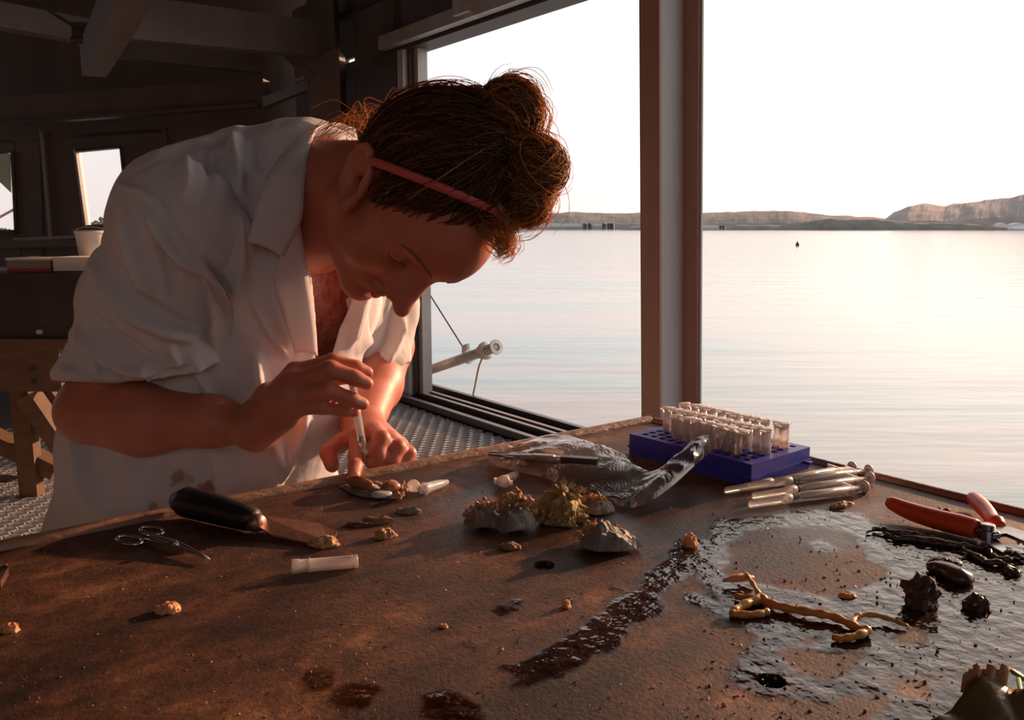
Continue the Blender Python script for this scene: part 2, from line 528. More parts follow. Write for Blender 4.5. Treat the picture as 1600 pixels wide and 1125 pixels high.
# ---- water side wall between the opening and the back corner
CORNER_Y = JY + 1.05
wl = struct(mesh('wall_right', *abox(2.80, 2.90, JY + 0.22, CORNER_Y - .26, 0.0, 2.95), M_wall), 'dark painted steel wall beyond the open bay', 'wall')
for z0, z1 in ((0.0, 2.385), (2.415, 2.95)):
    mesh('wall_strip', *abox(2.90, 2.93, CORNER_Y - .30, CORNER_Y + 1.05, z0, z1), M_wall, wl)
dp = mesh('door_1', *abox(2.76, 2.80, JY + 0.13, JY + 0.70, 0.02, HEAD_Z), M_dark); struct(dp, 'dark sliding door panel parked beside the opening', 'door')
jm = struct(mesh('trim_2', *abox(2.83, 2.88, JY + 0.06, JY + 0.22, 0.0, HEAD_Z + 0.05), M_dark), 'jamb of the open bay with two pale strips', 'trim')
mesh('jamb_strip', *abox(2.765, 2.83, JY + 0.05, JY + 0.12, 0.05, HEAD_Z), M_frame, jm)
mesh('jamb_strip', *abox(2.83, 2.90, JY - 0.03, JY + 0.05, 0.05, HEAD_Z), M_frame, jm)
mesh('jamb_gasket', *abox(2.80, 2.86, JY + 0.02, JY + 0.06, 0.05, HEAD_Z + 0.03), M_track, jm)

# ---- column: an I section, flanges across; sky light on the web put into its grey
COLP = at(1048, 355, 3.85)
CX, CY = 2.90, COLP[1]
lean = 0.030
def leaning(V):
    V = [np.asarray(v, float) for v in V]
    return [v - RT * lean * (v[2] - 1.2) for v in V]
col = thing('steel_column', 'brown painted steel column with web in sky-lit grey standing in the open side', 'column', (CX, CY, 0))
def lbox(*a):
    V, Fc = abox(*a); return leaning(V), Fc
HT = 3.0
fl = mesh('flange', *lbox(CX - 0.115, CX - 0.10, CY - 0.03, CY + 0.09, 0.0, HT), M_column, col)
mesh('flange', *lbox(CX + 0.10, CX + 0.115, CY - 0.062, CY + 0.09, 0.0, HT), M_column, col)
mesh('web', *lbox(CX - 0.10, CX + 0.10, CY + 0.024, CY + 0.036, 0.0, HT), M_web, col)
mesh('edge_strip', *lbox(CX + 0.112, CX + 0.122, CY - 0.074, CY - 0.062, 0.0, HT), M_frame, col)
mesh('base_plate', *abox(CX - 0.15, CX + 0.15, CY - 0.18, CY + 0.14, 0.0, 0.012), M_column, col)

# ---- header over the bay
hd = struct(mesh('trim_3', *abox(2.78, 2.94, CY - 0.1, JY + 0.3, HEAD_Z, HEAD_Z + 0.06), M_dark), 'steel header over the open bay', 'trim')
mesh('header_lip', *abox(2.70, 2.76, CY - 0.1, JY + 0.25, HEAD_Z + 0.02, HEAD_Z + 0.10), M_frame, hd)
mesh('header_panel', *abox(2.84, 2.88, CY - 0.1, JY + 0.3, HEAD_Z + 0.06, HEAD_Z + 0.36), M_beam, hd)
mesh('header_rail', *abox(2.78, 2.84, CY - 0.1, JY + 1.05, HEAD_Z + 0.36, HEAD_Z + 0.40), M_track, hd)
mesh('header_board', *abox(2.82, 2.88, CY - 0.1, JY + 1.05, HEAD_Z + 0.40, HEAD_Z + 0.66), M_beam, hd)
mesh('latch', *abox(2.66, 2.72, 3.95, 4.10, HEAD_Z + 0.04, HEAD_Z + 0.14), M_frame, hd)
mesh('trim_4', *abox(2.55, 2.80, -3.0, CORNER_Y, 2.98, 3.10), M_beam)
struct(bpy.data.objects['trim_4'], 'long roof plate beam above the open side', 'trim')

# ---- roof with joists
rf = struct(mesh('ceiling', *abox(-4.2, 3.1, -3.1, 9.2, 3.25, 3.32), M_roof), 'dark sheet roof of the shed', 'ceiling')
# beams seen against the roof at the upper left
def pxbeam(name, a, b, d0, d1, w, h, mt, lb):
    o = mesh(name, *beamg(at(*a, d0), at(*b, d1), w, h), mt)
    return tag(struct(o), lb, 'beam')
pxbeam('roof_beam', (225, -60), (145, 95), 2.6, 4.0, 0.10, 0.14, M_beam, 'steel roof beam pointing down at the top left corner')
pxbeam('roof_beam', (190, 28), (492, 62), 4.6, 5.9, 0.12, 0.22, M_beam, 'pale roof beam running to the corner post under the roof')
pxbeam('roof_beam', (-30, 20), (190, 60), 4.3, 4.8, 0.10, 0.12, M_beam, 'roof beam left of the sloping roof beam')
pxbeam('roof_beam', (150, 72), (405, 100), 5.6, 6.5, 0.1, 0.13, M_beam, 'thin roof beam under the pale roof beam')
pxbeam('wall_beam', (-40, 178), (418, 146), 6.9, 6.7, 0.14, 0.20, M_wallw, 'long boxed beam across the top of the back wall')
pxbeam('wall_beam', (-40, 196), (405, 165), 6.8, 6.6, 0.08, 0.03, M_beam, 'pale ledge under the boxed beam of the back wall')
pxbeam('brace', (440, 74), (486, 122), 6.1, 6.1, 0.05, 0.07, M_beam, 'diagonal brace below the roof corner')
pxbeam('brace', (415, 160), (486, 132), 6.4, 6.1, 0.05, 0.07, M_beam, 'slanting brace beside the corner post')
pxbeam('brace', (440, 40), (440, 76), 5.9, 6.0, 0.04, 0.06, M_dark, 'short dark hanger at the end of the pale roof beam')
M_cable = mat('black_cable', (0.02, 0.015, 0.015), 0.6)
V, Fc = tubeg(catmull([at(30, -20, 3.6), at(80, 18, 3.7), at(118, 42, 3.8), at(132, 48, 3.85)], 5), 0.008, 6)
tag(mesh('hanging_cable', V, Fc, M_cable), 'black cable running to the roof beam in the top left corner', 'cable')
cb = thing('cable_clamp', 'dark clamp fixed on the lower end of the sloping roof beam', 'clamp', at(135, 62, 3.85))
mesh('clamp_plate', *boxg(at(135, 50, 3.86), RT * 0.05, FH * 0.03, ZZ * 0.035), M_track, cb)
mesh('clamp_bolt', *latheg(at(112, 62, 3.84), RT, [(0, 0.016), (0.06, 0.016), (0.061, 0.028), (0.09, 0.028)], 8), M_track, cb)

# corner post
cp = thing('corner_post', 'square corner post between the back wall and the water side wall', 'post', F(505, 592))
P0 = at(505, 30, 6.2); B0 = np.array([P0[0], P0[1], 0.0])
V, Fc = boxg(B0 + ZZ * 1.6, RT * 0.095, FH * 0.09, ZZ * 1.6); mesh('post', V, Fc, M_beam, cp)
V, Fc = boxg(B0 + ZZ * 1.2 + RT * 0.012, RT * 0.115, FH * 0.11, ZZ * 1.2); mesh('post_casing', V, Fc, M_wallw, cp)
ORG[cp]

# ---- back wall with two windows, built of boards round the openings
BD = 7.4
def back(name, x0, y0, x1, y1, mt, d=BD, th=0.05, parent=None, tilt=-0.05):
    """rectangle by pixel corners at the depth of the back wall"""
    pts = [at(x0, y0, d), at(x1, y0, d), at(x1, y1, d), at(x0, y1, d)]
    V, Fc = prismg([pts[0], pts[3], pts[2], pts[1]], FH * th)
    return mesh(name, V, Fc, mt, parent)
def quad(name, pts, mt, d=BD, th=0.05, parent=None):
    V, Fc = prismg([at(a, b, d) for a, b in pts], FH * th)
    return mesh(name, V, Fc, mt, parent)
bw = struct(quad('wall_back', [(-1000, -420), (-1000, 294), (545, 186), (545, -420)], M_wallw), 'back wall of tall boards with small windows', 'wall')
bwl = bw
# boards below the top band: (x at window-top level, x at window-bottom level)
quad('board', [(-1000, 280), (-1000, 660), (-62, 640), (-75, 224)], M_wallw, parent=bw)
quad('board', [(19, 238), (24, 362), (84, 640), (72, 640), (62, 214)], M_wallw, parent=bw)
quad('board', [(24, 217), (19, 240), (34, 363), (84, 620), (66, 212)], M_wallw, BD + 0.004, parent=bw)
quad('board', [(64, 213), (84, 640), (158, 640), (133, 352), (116, 210)], M_wallw, BD + 0.002, parent=bw)
quad('board', [(116, 210), (117, 236), (187, 230), (187, 205)], M_wallw, parent=bw)
quad('board', [(131, 352), (150, 640), (230, 640), (196, 348)], M_wallw, parent=bw)
quad('board', [(186, 205), (187, 230), (199, 350), (230, 640), (300, 640), (262, 200)], M_wallw, parent=bw)
quad('board', [(262, 200), (300, 640), (420, 640), (400, 192)], M_wallw, BD - 0.006, parent=bw)
quad('board', [(400, 192), (420, 640), (560, 640), (560, 182)], M_wallw, parent=bw)
quad('board', [(-75, 224), (-74, 245), (20, 238), (24, 217)], M_wallw, parent=bw)
quad('board', [(-68, 364), (-50, 640), (90, 640), (26, 362)], M_wallw, parent=bw)
M_bat = mat('pale_batten', (0.36, 0.29, 0.26), 0.6)
quad('batten', [(61, 205), (76, 372), (80, 372), (65, 205)], M_bat, BD - 0.03, 0.03, bw)
quad('batten', [(254, 200), (262, 300), (264, 300), (257, 200)], M_wallw, BD - 0.03, 0.03, bw)
quad('dado_rail', [(-1000, 385), (-1000, 397), (130, 386), (130, 374)], M_wallw, BD - 0.06, 0.06, bw)
quad('sill_board', [(20, 372), (20, 377), (125, 372), (125, 367)], M_bat, BD - 0.04, 0.04, bw)
# window frames and panes
M_pane = plastic('window_glass', (0.95, 0.96, 0.97), 0.9, 0.04, 0.03)
w1 = struct(quad('window_1', [(114, 233), (131, 355), (134.5, 355), (117.5, 233)], M_frame, BD - 0.02, 0.09), 'tall small window in the back wall beside the shoulder', 'window')
quad('window_frame', [(116, 232), (118, 237), (188, 230.5), (187, 226.5)], M_dark, BD - 0.02, 0.09, w1)
quad('window_frame', [(186, 228), (199, 352), (202, 352), (189, 228)], M_dark, BD - 0.02, 0.09, w1)
quad('window_pane', [(117, 233), (133, 355), (199, 352), (187, 228)], M_pane, BD + 0.03, 0.004, w1)
w2 = struct(quad('window_2', [(16, 236), (22, 364), (27, 364), (21, 236)], M_dark, BD - 0.02, 0.09), 'window at the left edge with a green blind', 'window')
quad('window_frame', [(-70, 360), (-70, 367), (28, 366), (28, 359)], M_dark, BD - 0.02, 0.09, w2)
quad('window_pane', [(-70, 240), (-64, 364), (25, 362), (19, 238)], M_pane, BD + 0.03, 0.004, w2)
M_blind = mat('green_blind', (0.05, 0.12, 0.10), 0.7, var=(0.08, 0.15, 0.12), scale=6)
tag(quad('window_blind', [(-70, 236), (-70, 240), (-30, 262), (0, 285), (17, 301), (16.5, 240)], M_blind, BD + 0.12, 0.01), 'dark green blind pulled across the corner of the left window', 'blind')
V, Fc = tubeg([at(-20, 350, BD + 0.3), at(24, 326, BD + 0.3)], 0.012, 8)
tag(mesh('outside_rail', V, Fc, M_frame), 'pale rail outside the left window', 'rail')
# unseen walls; the front ones added and shaped to set the fill light
struct(mesh('wall_left', *abox(-4.1, -4.0, -3.0, 9.2, 0.0, 3.25), M_wallw), 'left wall of the shed', 'wall')
struct(mesh('wall_front', *abox(-4.1, 2.9, -3.1, -3.0, 0.0, 1.75), M_wallw), 'unseen low wall added behind the viewer under a wide opening', 'wall')
struct(mesh('wall_front', *abox(-0.6, 2.9, -3.1, -3.0, 1.75, 3.25), M_wallw), 'unseen wall added behind the viewer beside the opening', 'wall')
# trees outside the back windows
M_tree = mat('tree_dark', (0.05, 0.055, 0.04), 0.9, var=(0.09, 0.09, 0.06), scale=2)
def blobtree(name, px, py, d, r, lb, seed):
    """bushy crown of many leaf clumps on a trunk"""
    g = np.random.default_rng(seed)
    c = at(px, py, d)
    t = thing(name, lb, 'tree', (c[0], c[1], WATER_Z))
    mb = MB()
    for k in range(70):
        dr = unit(g.normal(size=3)); dr[2] = abs(dr[2]) * 0.7 if g.random() < .8 else dr[2] * .4
        q = c + dr * r * g.uniform(0.3, 1.0) * np.array([1.5, 1.5, 0.8])
        rr = r * g.uniform(0.12, 0.3)
        V, Fc = latheg(q - ZZ * rr, unit(g.normal(size=3) * 0.4 + ZZ), [(0, rr * .2), (rr * .5, rr * .9), (rr, rr), (rr * 1.5, rr * .8), (rr * 2, rr * .15)], 6)
        mb.add(V, Fc)
    mb.build('crown', M_tree, t)
    V, Fc = tubeg([np.array([c[0], c[1], WATER_Z]), c], [r * 0.12, r * 0.06], 8)
    mesh('trunk', V, Fc, M_tree, t)
blobtree('shore_tree', 138, 354, 26, 0.30, 'low dark bush outside the small window', 1)
blobtree('shore_tree', 156, 352, 28.4, 0.28, 'dark tree crown outside the window, at its sill', 2)
blobtree('shore_tree', 176, 345, 30, 0.32, 'dark tree crown outside the window, next to the shoulder', 3)
blobtree('shore_tree', 5, 363, 27, 0.2, 'low bush outside the left window', 4)

# ---- boom outside: pipe with collars, cable and rope
M_pipe = mat('galvanised_pipe', (0.62, 0.60, 0.60), 0.45, metal=0.2, var=(0.45, 0.42, 0.41), scale=18, bump=0.15, bscale=40)
M_rope = mat('pale_rope', (0.72, 0.64, 0.58), 0.8, bump=0.4, bscale=300)
BMD0, BMD1 = 6.0, 5.3
def bm(t): return at(655 + (776 - 655) * t, 584 + (542 - 584) * t, BMD0 + (BMD1 - BMD0) * t)
pipe = thing('boom_pipe', 'galvanised boom pipe with flanged end reaching over the water', 'pipe', bm(0.5))
mesh('pipe', *tubeg([bm(-1.2), bm(-.2), bm(0.99)], 0.034, 14), M_pipe, pipe, True)
ax = unit(bm(1) - bm(0))
mesh('end_flange', *latheg(bm(0.985), ax, [(0, 0.034), (0.0005, 0.050), (0.012, 0.050), (0.0125, 0.026), (0.004, 0.024)], 18), M_pipe, pipe)
for t, r in ((0.62, 0.047), (0.80, 0.046)):
    mesh('collar', *latheg(bm(t), ax, [(0, 0.034), (0.001, r), (0.03, r), (0.031, 0.034)], 16), M_pipe, pipe)
mesh('shackle', *boxg(bm(0.60) + ZZ * 0.06, ax * 0.03, np.cross(ax, ZZ) * 0.012, ZZ * 0.03), M_pipe, pipe)
V, Fc = tubeg([bm(0.56) + ZZ * 0.085, at(665, 450, 5.95), at(640, 415, 6.1)], 0.005, 6)
tag(mesh('stay_wire', V, Fc, M_cable), 'thin dark stay wire slanting down to the boom pipe', 'wire')
V, Fc = tubeg(catmull([bm(0.83) - ZZ * 0.03, at(748, 575, 5.38), at(741, 610, 5.4), at(733, 640, 5.4), at(722, 665, 5.4)], 5), 0.008, 6)
rp_ = mesh('hanging_rope', V, Fc, M_rope, smooth=True)
tag(rp_, 'pale rope hanging down from the boom pipe', 'rope')
mesh('rope_loop', *latheg(bm(0.84), ax, [(0, 0.05), (0.008, 0.06), (0.03, 0.06), (0.04, 0.05)], 14), M_rope, rp_, True)
# ================================================================== work table
EDGE_A = 0.5 * (T(0, 858)[1] + T(1000, 664)[1])       # far edge, y = const
EDGE_B = 0.5 * (T(1285, 728)[0] + T(1600, 806)[0])    # water side edge, x = const
TX0, TY0 = -1.15, -0.55
def polyd(P, poly):
    """signed distance (negative inside) of points to a polygon, in 2D"""
    poly = np.asarray(poly)[:, :2]
    n = len(poly); d = np.full(len(P), 1e9); ins = np.zeros(len(P), bool)
    for i in range(n):
        a = poly[i]; b = poly[(i + 1) % n]; e = b - a; w = P - a
        t = np.clip((w @ e) / (e @ e), 0, 1)
        q = w - t[:, None] * e
        d = np.minimum(d, (q * q).sum(1))
        c = (a[1] > P[:, 1]) != (b[1] > P[:, 1])
        xi = (b[0] - a[0]) * (P[:, 1] - a[1]) / (b[1] - a[1] + 1e-12) + a[0]
        ins ^= c & (P[:, 0] < xi)
    d = np.sqrt(d)
    return np.where(ins, -d, d)
def trail(P, pts):
    d = np.full(len(P), 1e9)
    Q = [(T(a, b)[:2], w) for a, b, w in pts]
    for (a, wa), (b, wb) in zip(Q[:-1], Q[1:]):
        e = b - a; w = P - a
        t = np.clip((w @ e) / (e @ e), 0, 1)
        q = w - t[:, None] * e
        d = np.minimum(d, np.sqrt((q * q).sum(1)) - (wa + (wb - wa) * t))
    return d
def TP(l): return [T(a, b) for a, b in l]
HOLES = [(T(1205, 1065)[:2], 0.0085), (T(850, 883)[:2], 0.0080)]
def axis_lines(a, b, step, cs):
    v = list(np.arange(a, b, step)) + [b]
    for c in cs: v += list(np.arange(c - 0.011, c + 0.011, 0.0009))
    v = sorted(v); o = [v[0]]
    for x in v[1:]:
        if x - o[-1] > 0.0007: o.append(x)
    o[-1] = b
    return np.array(o)
gx = axis_lines(TX0, EDGE_B, 0.0042, [h[0][0] for h in HOLES])
gy = axis_lines(TY0, EDGE_A, 0.0042, [h[0][1] for h in HOLES])
XX, YY = np.meshgrid(gx, gy)
P2 = np.stack([XX.ravel(), YY.ravel()], 1)
P3 = np.concatenate([P2, np.zeros((len(P2), 1))], 1)
n1 = fbm(P3 * 45, 4); n2 = fbm(P3 * 160 + 5, 3); n0 = fbm(P3 * 12 + 9, 3)
main = polyd(P2, TP([(1092, 858), (1120, 815), (1200, 803), (1290, 795), (1350, 803), (1390, 838), (1480, 850), (1700, 852), (1900, 1200), (1400, 1180), (1340, 1105), (1165, 1088), (1150, 1050), (1185, 1005), (1150, 968), (1120, 930), (1092, 905)]))
isl = np.full(len(P2), 1e9)
for pg in ([(1135, 850), (1165, 832), (1250, 823), (1320, 826), (1345, 850), (1360, 875), (1398, 890), (1370, 912), (1290, 930), (1240, 922), (1150, 905), (1128, 890)],
           [(1250, 995), (1310, 985), (1290, 1005), (1255, 1010)],
           [(1205, 1012), (1290, 1012), (1365, 1020), (1330, 1055), (1285, 1072), (1240, 1045)],
           [(1378, 1000), (1440, 985), (1447, 1005), (1392, 1012)],
           [(1405, 1070), (1450, 1058), (1440, 1085), (1400, 1088)],
           [(1255, 1112), (1330, 1088), (1390, 1092), (1370, 1127), (1240, 1150)]):
    isl = np.minimum(isl, polyd(P2, TP(pg)))
isl = np.maximum(isl, -(polyd(P2, TP([(1265, 852), (1285, 845), (1298, 857), (1278, 863)])) ))
wet = np.maximum(main, -isl)
tr = trail(P2, [(1090, 845, .010), (1075, 875, .017), (1040, 900, .013), (1010, 925, .010), (1000, 950, .019), (955, 972, .014), (925, 1000, .018), (880, 1025, .012), (840, 1040, .009), (790, 1045, .004)])
tr2 = trail(P2, [(1085, 935, .008), (1140, 958, .010), (1185, 975, .012)])
tr3 = trail(P2, [(900, 1035, .006), (850, 1055, .004), (800, 1075, .002)])
spot = np.full(len(P2), 1e9)
for (a, b, r) in ((963, 918, .006), (787, 953, .007), (805, 940, .004), (888, 937, .005), (735, 1010, .005), (560, 1085, .012), (700, 1105, .014), (720, 1110, .012), (500, 1060, .01)):
    c = T(a, b)[:2]; spot = np.minimum(spot, np.sqrt(((P2 - c) ** 2).sum(1)) - r)
allw = np.minimum(np.minimum(np.minimum(wet, tr), np.minimum(tr2, tr3)), spot)
allw = allw + n1 * 0.009 + n2 * 0.004
wetv = np.clip(0.5 - allw / 0.004, 0, 1)
sheen = polyd(P2, TP([(690, 800), (780, 770), (1010, 800), (1130, 770), (1400, 790), (1420, 850), (1120, 880), (1000, 880), (820, 860), (720, 840)]))
damp = np.clip(0.5 - (sheen + n0 * 0.05 + n1 * 0.02) / 0.04, 0, 1)
Z = np.full(len(P2), TABLE_Z)
Z = Z + n0 * 0.0006 + wetv * (0.0004 + 0.0004 * n2)
nxg, nyg = len(gx), len(gy)
Vt = np.concatenate([P2, Z[:, None]], 1)
ii, jj = np.meshgrid(np.arange(nxg - 1), np.arange(nyg - 1))
a = (jj * nxg + ii).ravel()
Ft = np.stack([a, a + 1, a + 1 + nxg, a + nxg], 1)
cen = Vt[Ft].mean(1)[:, :2]
keep = np.ones(len(Ft), bool)
for c, r in HOLES: keep &= ((cen - c) ** 2).sum(1) > r * r
Ft = Ft[keep]

def table_material():
    mt = bpy.data.materials.new('stained_wet_board'); mt.use_nodes = True
    nt = mt.node_tree; b = nt.nodes['Principled BSDF']; L = nt.links
    g = nt.nodes.new('ShaderNodeNewGeometry')
    def noise(s, det=6, ro=0.6, st=(1, 1, 1), off=0):
        mp = nt.nodes.new('ShaderNodeMapping'); mp.inputs['Scale'].default_value = st; mp.inputs['Location'].default_value = (off, off, 0)
        L.new(g.outputs['Position'], mp.inputs[0])
        n = nt.nodes.new('ShaderNodeTexNoise'); n.inputs['Scale'].default_value = s; n.inputs['Detail'].default_value = det; n.inputs['Roughness'].default_value = ro
        L.new(mp.outputs[0], n.inputs['Vector']); return n.outputs['Fac']
    big = ramp(nt, noise(6.5, 8, 0.7, (1, 1.6, 1)), [(0.34, (0.026, 0.011, 0.007)), (0.46, (0.066, 0.026, 0.014)), (0.56, (0.130, 0.053, 0.026)), (0.68, (0.31, 0.145, 0.066))])
    fine = ramp(nt, noise(85, 6, 0.75), [(0.30, (0.45, 0.40, 0.40)), (0.55, (1, 1, 1)), (0.72, (1.55, 1.45, 1.3))])
    mu = nt.nodes.new('ShaderNodeMixRGB'); mu.blend_type = 'MULTIPLY'; mu.inputs[0].default_value = 1
    L.new(big, mu.inputs[1]); L.new(fine, mu.inputs[2])
    grain = ramp(nt, noise(30, 5, 0.6, (0.35, 4, 1), 3), [(0.3, (0.62, 0.58, 0.55)), (0.6, (1.1, 1.08, 1.05))])
    mu2 = nt.nodes.new('ShaderNodeMixRGB'); mu2.blend_type = 'MULTIPLY'; mu2.inputs[0].default_value = 0.7
    L.new(mu.outputs[0], mu2.inputs[1]); L.new(grain, mu2.inputs[2])
    w = nt.nodes.new('ShaderNodeAttribute'); w.attribute_name = 'wet'
    d = nt.nodes.new('ShaderNodeAttribute'); d.attribute_name = 'damp'
    dk = nt.nodes.new('ShaderNodeMixRGB'); dk.blend_type = 'MULTIPLY'; dk.inputs[2].default_value = (0.35, 0.32, 0.32, 1)
    L.new(w.outputs['Fac'], dk.inputs[0]); L.new(mu2.outputs[0], dk.inputs[1])
    dk2 = nt.nodes.new('ShaderNodeMixRGB'); dk2.blend_type = 'MULTIPLY'; dk2.inputs[2].default_value = (0.62, 0.62, 0.66, 1)
    L.new(d.outputs['Fac'], dk2.inputs[0]); L.new(dk.outputs[0], dk2.inputs[1])
    L.new(dk2.outputs[0], b.inputs['Base Color'])
    # roughness: dry 0.62, damp 0.35, wet 0.06
    rr = nt.nodes.new('ShaderNodeMapRange'); rr.inputs['To Min'].default_value = 0.58; rr.inputs['To Max'].default_value = 0.36
    L.new(d.outputs['Fac'], rr.inputs[0])
    r2 = nt.nodes.new('ShaderNodeMixRGB'); r2.inputs[2].default_value = (0.045, 0.045, 0.045, 1)
    L.new(w.outputs['Fac'], r2.inputs[0]); L.new(rr.outputs[0], r2.inputs[1])
    L.new(r2.outputs[0], b.inputs['Roughness'])
    b.inputs['IOR'].default_value = 1.5
    # relief: grit everywhere, ripples and drops where wet
    b1 = nt.nodes.new('ShaderNodeBump'); b1.inputs['Strength'].default_value = 0.35; b1.inputs['Distance'].default_value = 0.002
    iv = nt.nodes.new('ShaderNodeMapRange'); iv.inputs['To Min'].default_value = 0.35; iv.inputs['To Max'].default_value = 0.03
    L.new(w.outputs['Fac'], iv.inputs[0]); L.new(iv.outputs[0], b1.inputs['Strength'])
    L.new(noise(260, 4, 0.7), b1.inputs['Height'])
    b2 = nt.nodes.new('ShaderNodeBump'); b2.inputs['Distance'].default_value = 0.0030
    mw = nt.nodes.new('ShaderNodeMath'); mw.operation = 'MULTIPLY'; mw.inputs[1].default_value = 0.55
    L.new(w.outputs['Fac'], mw.inputs[0]); L.new(mw.outputs[0], b2.inputs['Strength'])
    L.new(noise(85, 2, 0.5, (1, 1, 1), 7), b2.inputs['Height'])
    L.new(b1.outputs[0], b2.inputs['Normal']); L.new(b2.outputs[0], b.inputs['Normal'])
    return mt
M_board = table_material()
M_edge = mat('worn_edge_wood', (0.20, 0.10, 0.062), 0.5, var=(0.34, 0.19, 0.12), scale=14, stretch=(1, 1, 4), bump=0.3, bscale=60)
M_tleg = mat('table_leg_wood', (0.22, 0.13, 0.08), 0.7, var=(0.15, 0.085, 0.05), scale=12, stretch=(1, 1, 0.2))
table = thing('work_table', 'large stained brown plywood work table, wet on its right side', 'table', ((TX0 + EDGE_B) / 2, (TY0 + EDGE_A) / 2, 0))
tt = mesh('table_top', Vt, Ft, M_board, table, True)
for nm, v in (('wet', wetv), ('damp', damp)):
    at_ = tt.data.attributes.new(nm, 'FLOAT', 'POINT'); at_.data.foreach_set('value', v.astype(np.float32))
mesh('table_panel', *abox(TX0, EDGE_B, TY0, EDGE_A, TABLE_Z - 0.04, TABLE_Z - 0.016), M_edge, table)
M_hole = mat('dark_hole', (0.02, 0.012, 0.01), 0.8)
for k, (c, r) in enumerate(HOLES):
    V, Fc = latheg((c[0], c[1], TABLE_Z - 0.016), ZZ, [(0, r * 1.12), (0.0162, r * 1.12)], 24, True, False)
    mesh('bolt_hole', V, [tuple(reversed(f)) for f in Fc], M_hole, table, True)
M_bolt = mat('bolt_steel', (0.5, 0.46, 0.44), 0.35, metal=0.8)
c = HOLES[1][0]
mesh('bolt_head', *latheg((c[0], c[1], TABLE_Z - 0.015), ZZ, [(0, .0045), (.009, .0045), (.011, .003)], 6), M_bolt, table)
def strip(name, p, q, w, hgt, seed):
    n = 60; G = []
    side = unit(np.cross(q - p, ZZ))
    for i in range(n + 1):
        t = i / n; c = p + (q - p) * t
        k = 1 + 0.14 * fbm(np.array([[t * 9 + seed, 0, 0]]), 3)[0]
        prof = [(-w, -0.042), (-w, hgt * .5), (-w * .6, hgt * k), (w * .1, hgt * k * 1.05), (w * .7, hgt * .7 * k), (w, hgt * .2), (w, -0.042), (-w, -0.042)]
        G.append([c + side * a + ZZ * b for a, b in prof])
    V, Fc = gridg(G)
    return mesh(name, V, Fc, M_edge, table, True)
strip('edge_strip', np.array([TX0, EDGE_A + 0.006, TABLE_Z]), np.array([EDGE_B + .006, EDGE_A + 0.006, TABLE_Z]), 0.007, 0.006, 1)
strip('edge_strip', np.array([EDGE_B + .006, TY0, TABLE_Z]), np.array([EDGE_B + .006, EDGE_A - 0.002, TABLE_Z]), 0.0055, 0.005, 5)
for x, y in ((TX0 + .08, TY0 + .08), (TX0 + .08, EDGE_A - .08), (EDGE_B - .08, TY0 + .08), (EDGE_B - .08, EDGE_A - .08)):
    mesh('leg', *abox(x - .04, x + .04, y - .04, y + .04, 0, TABLE_Z - .04), M_tleg, table)
mesh('apron_board', *abox(TX0 + .1, EDGE_B - .1, EDGE_A - .1, EDGE_A - .07, TABLE_Z - .16, TABLE_Z - .04), M_tleg, table)

# ================================================================== things on the table
def frame(p, q):
    """horizontal direction p->q, its left normal, length"""
    d = q - p; L = np.linalg.norm(d); d = d / L
    return d, np.array([-d[1], d[0], 0.0]), L

# ---- blue tube rack with its tubes
M_blue = mat('navy_plastic', (0.030, 0.035, 0.36), 0.42, var=(0.04, 0.05, 0.42), scale=30)
M_blued = mat('navy_hole', (0.012, 0.012, 0.10), 0.6)
rl, rf_, rr_ = T(983, 709), T(1173, 762), T(1277, 735)
ex, ey, RL = frame(rf_, rl)                     # long side, from front corner to the left corner
ey2 = rr_ - rf_; ey = ey2 - ex * (ey2 @ ex); RWd = np.linalg.norm(ey); ey = ey / RWd
RH = 0.024
rack = thing('tube_rack', 'dark blue plastic tube rack standing on the table corner', 'rack', rf_ + ex * RL / 2 + ey * RWd / 2)
def RP(u, v, z): return rf_ + ex * u + ey * v + ZZ * z
NI, NJ = 12, 8
mu, mv = 0.008, 0.006
pu, pv = (RL - 2 * mu) / NI, (RWd - 2 * mv) / NJ
V, Fc = [], []
def addp(p): V.append(p); return len(V) - 1
hr = 0.0040
nS = 12
for i in range(NI):
    for j in range(NJ):
        u0, v0 = mu + i * pu, mv + j * pv
        c = [(0, 0), (pu, 0), (pu, pv), (0, pv)]
        sq = []
        for k in range(4):
            a, b = c[k], c[(k + 1) % 4]
            for q in range(3): sq.append((a[0] + (b[0] - a[0]) * q / 3, a[1] + (b[1] - a[1]) * q / 3))
        o_ = [addp(RP(u0 + a, v0 + b, RH)) for a, b in sq]
        h_, l_ = [], []
        for k, (a, b) in enumerate(sq):
            an = math.atan2(b - pv / 2, a - pu / 2)
            h_.append(addp(RP(u0 + pu / 2 + hr * math.cos(an), v0 + pv / 2 + hr * math.sin(an), RH)))
            l_.append(addp(RP(u0 + pu / 2 + hr * math.cos(an), v0 + pv / 2 + hr * math.sin(an), RH - .018)))
        for k in range(12):
            k2 = (k + 1) % 12
            Fc.append((o_[k], o_[k2], h_[k2], h_[k])); Fc.append((h_[k], h_[k2], l_[k2], l_[k]))
        Fc.append(tuple(l_))
tp = mesh('top_plate', V, Fc, M_blue, rack)
mb = MB()
for (a, b, c, d) in ((0, RL, 0, mv), (0, RL, RWd - mv, RWd), (0, mu, mv, RWd - mv), (RL - mu, RL, mv, RWd - mv)):
    mb.add(*boxg(RP((a + b) / 2, (c + d) / 2, RH / 2), ex * (b - a) / 2, ey * (d - c) / 2, ZZ * RH / 2))
mb.build('rack_wall', M_blue, rack)
mb = MB()
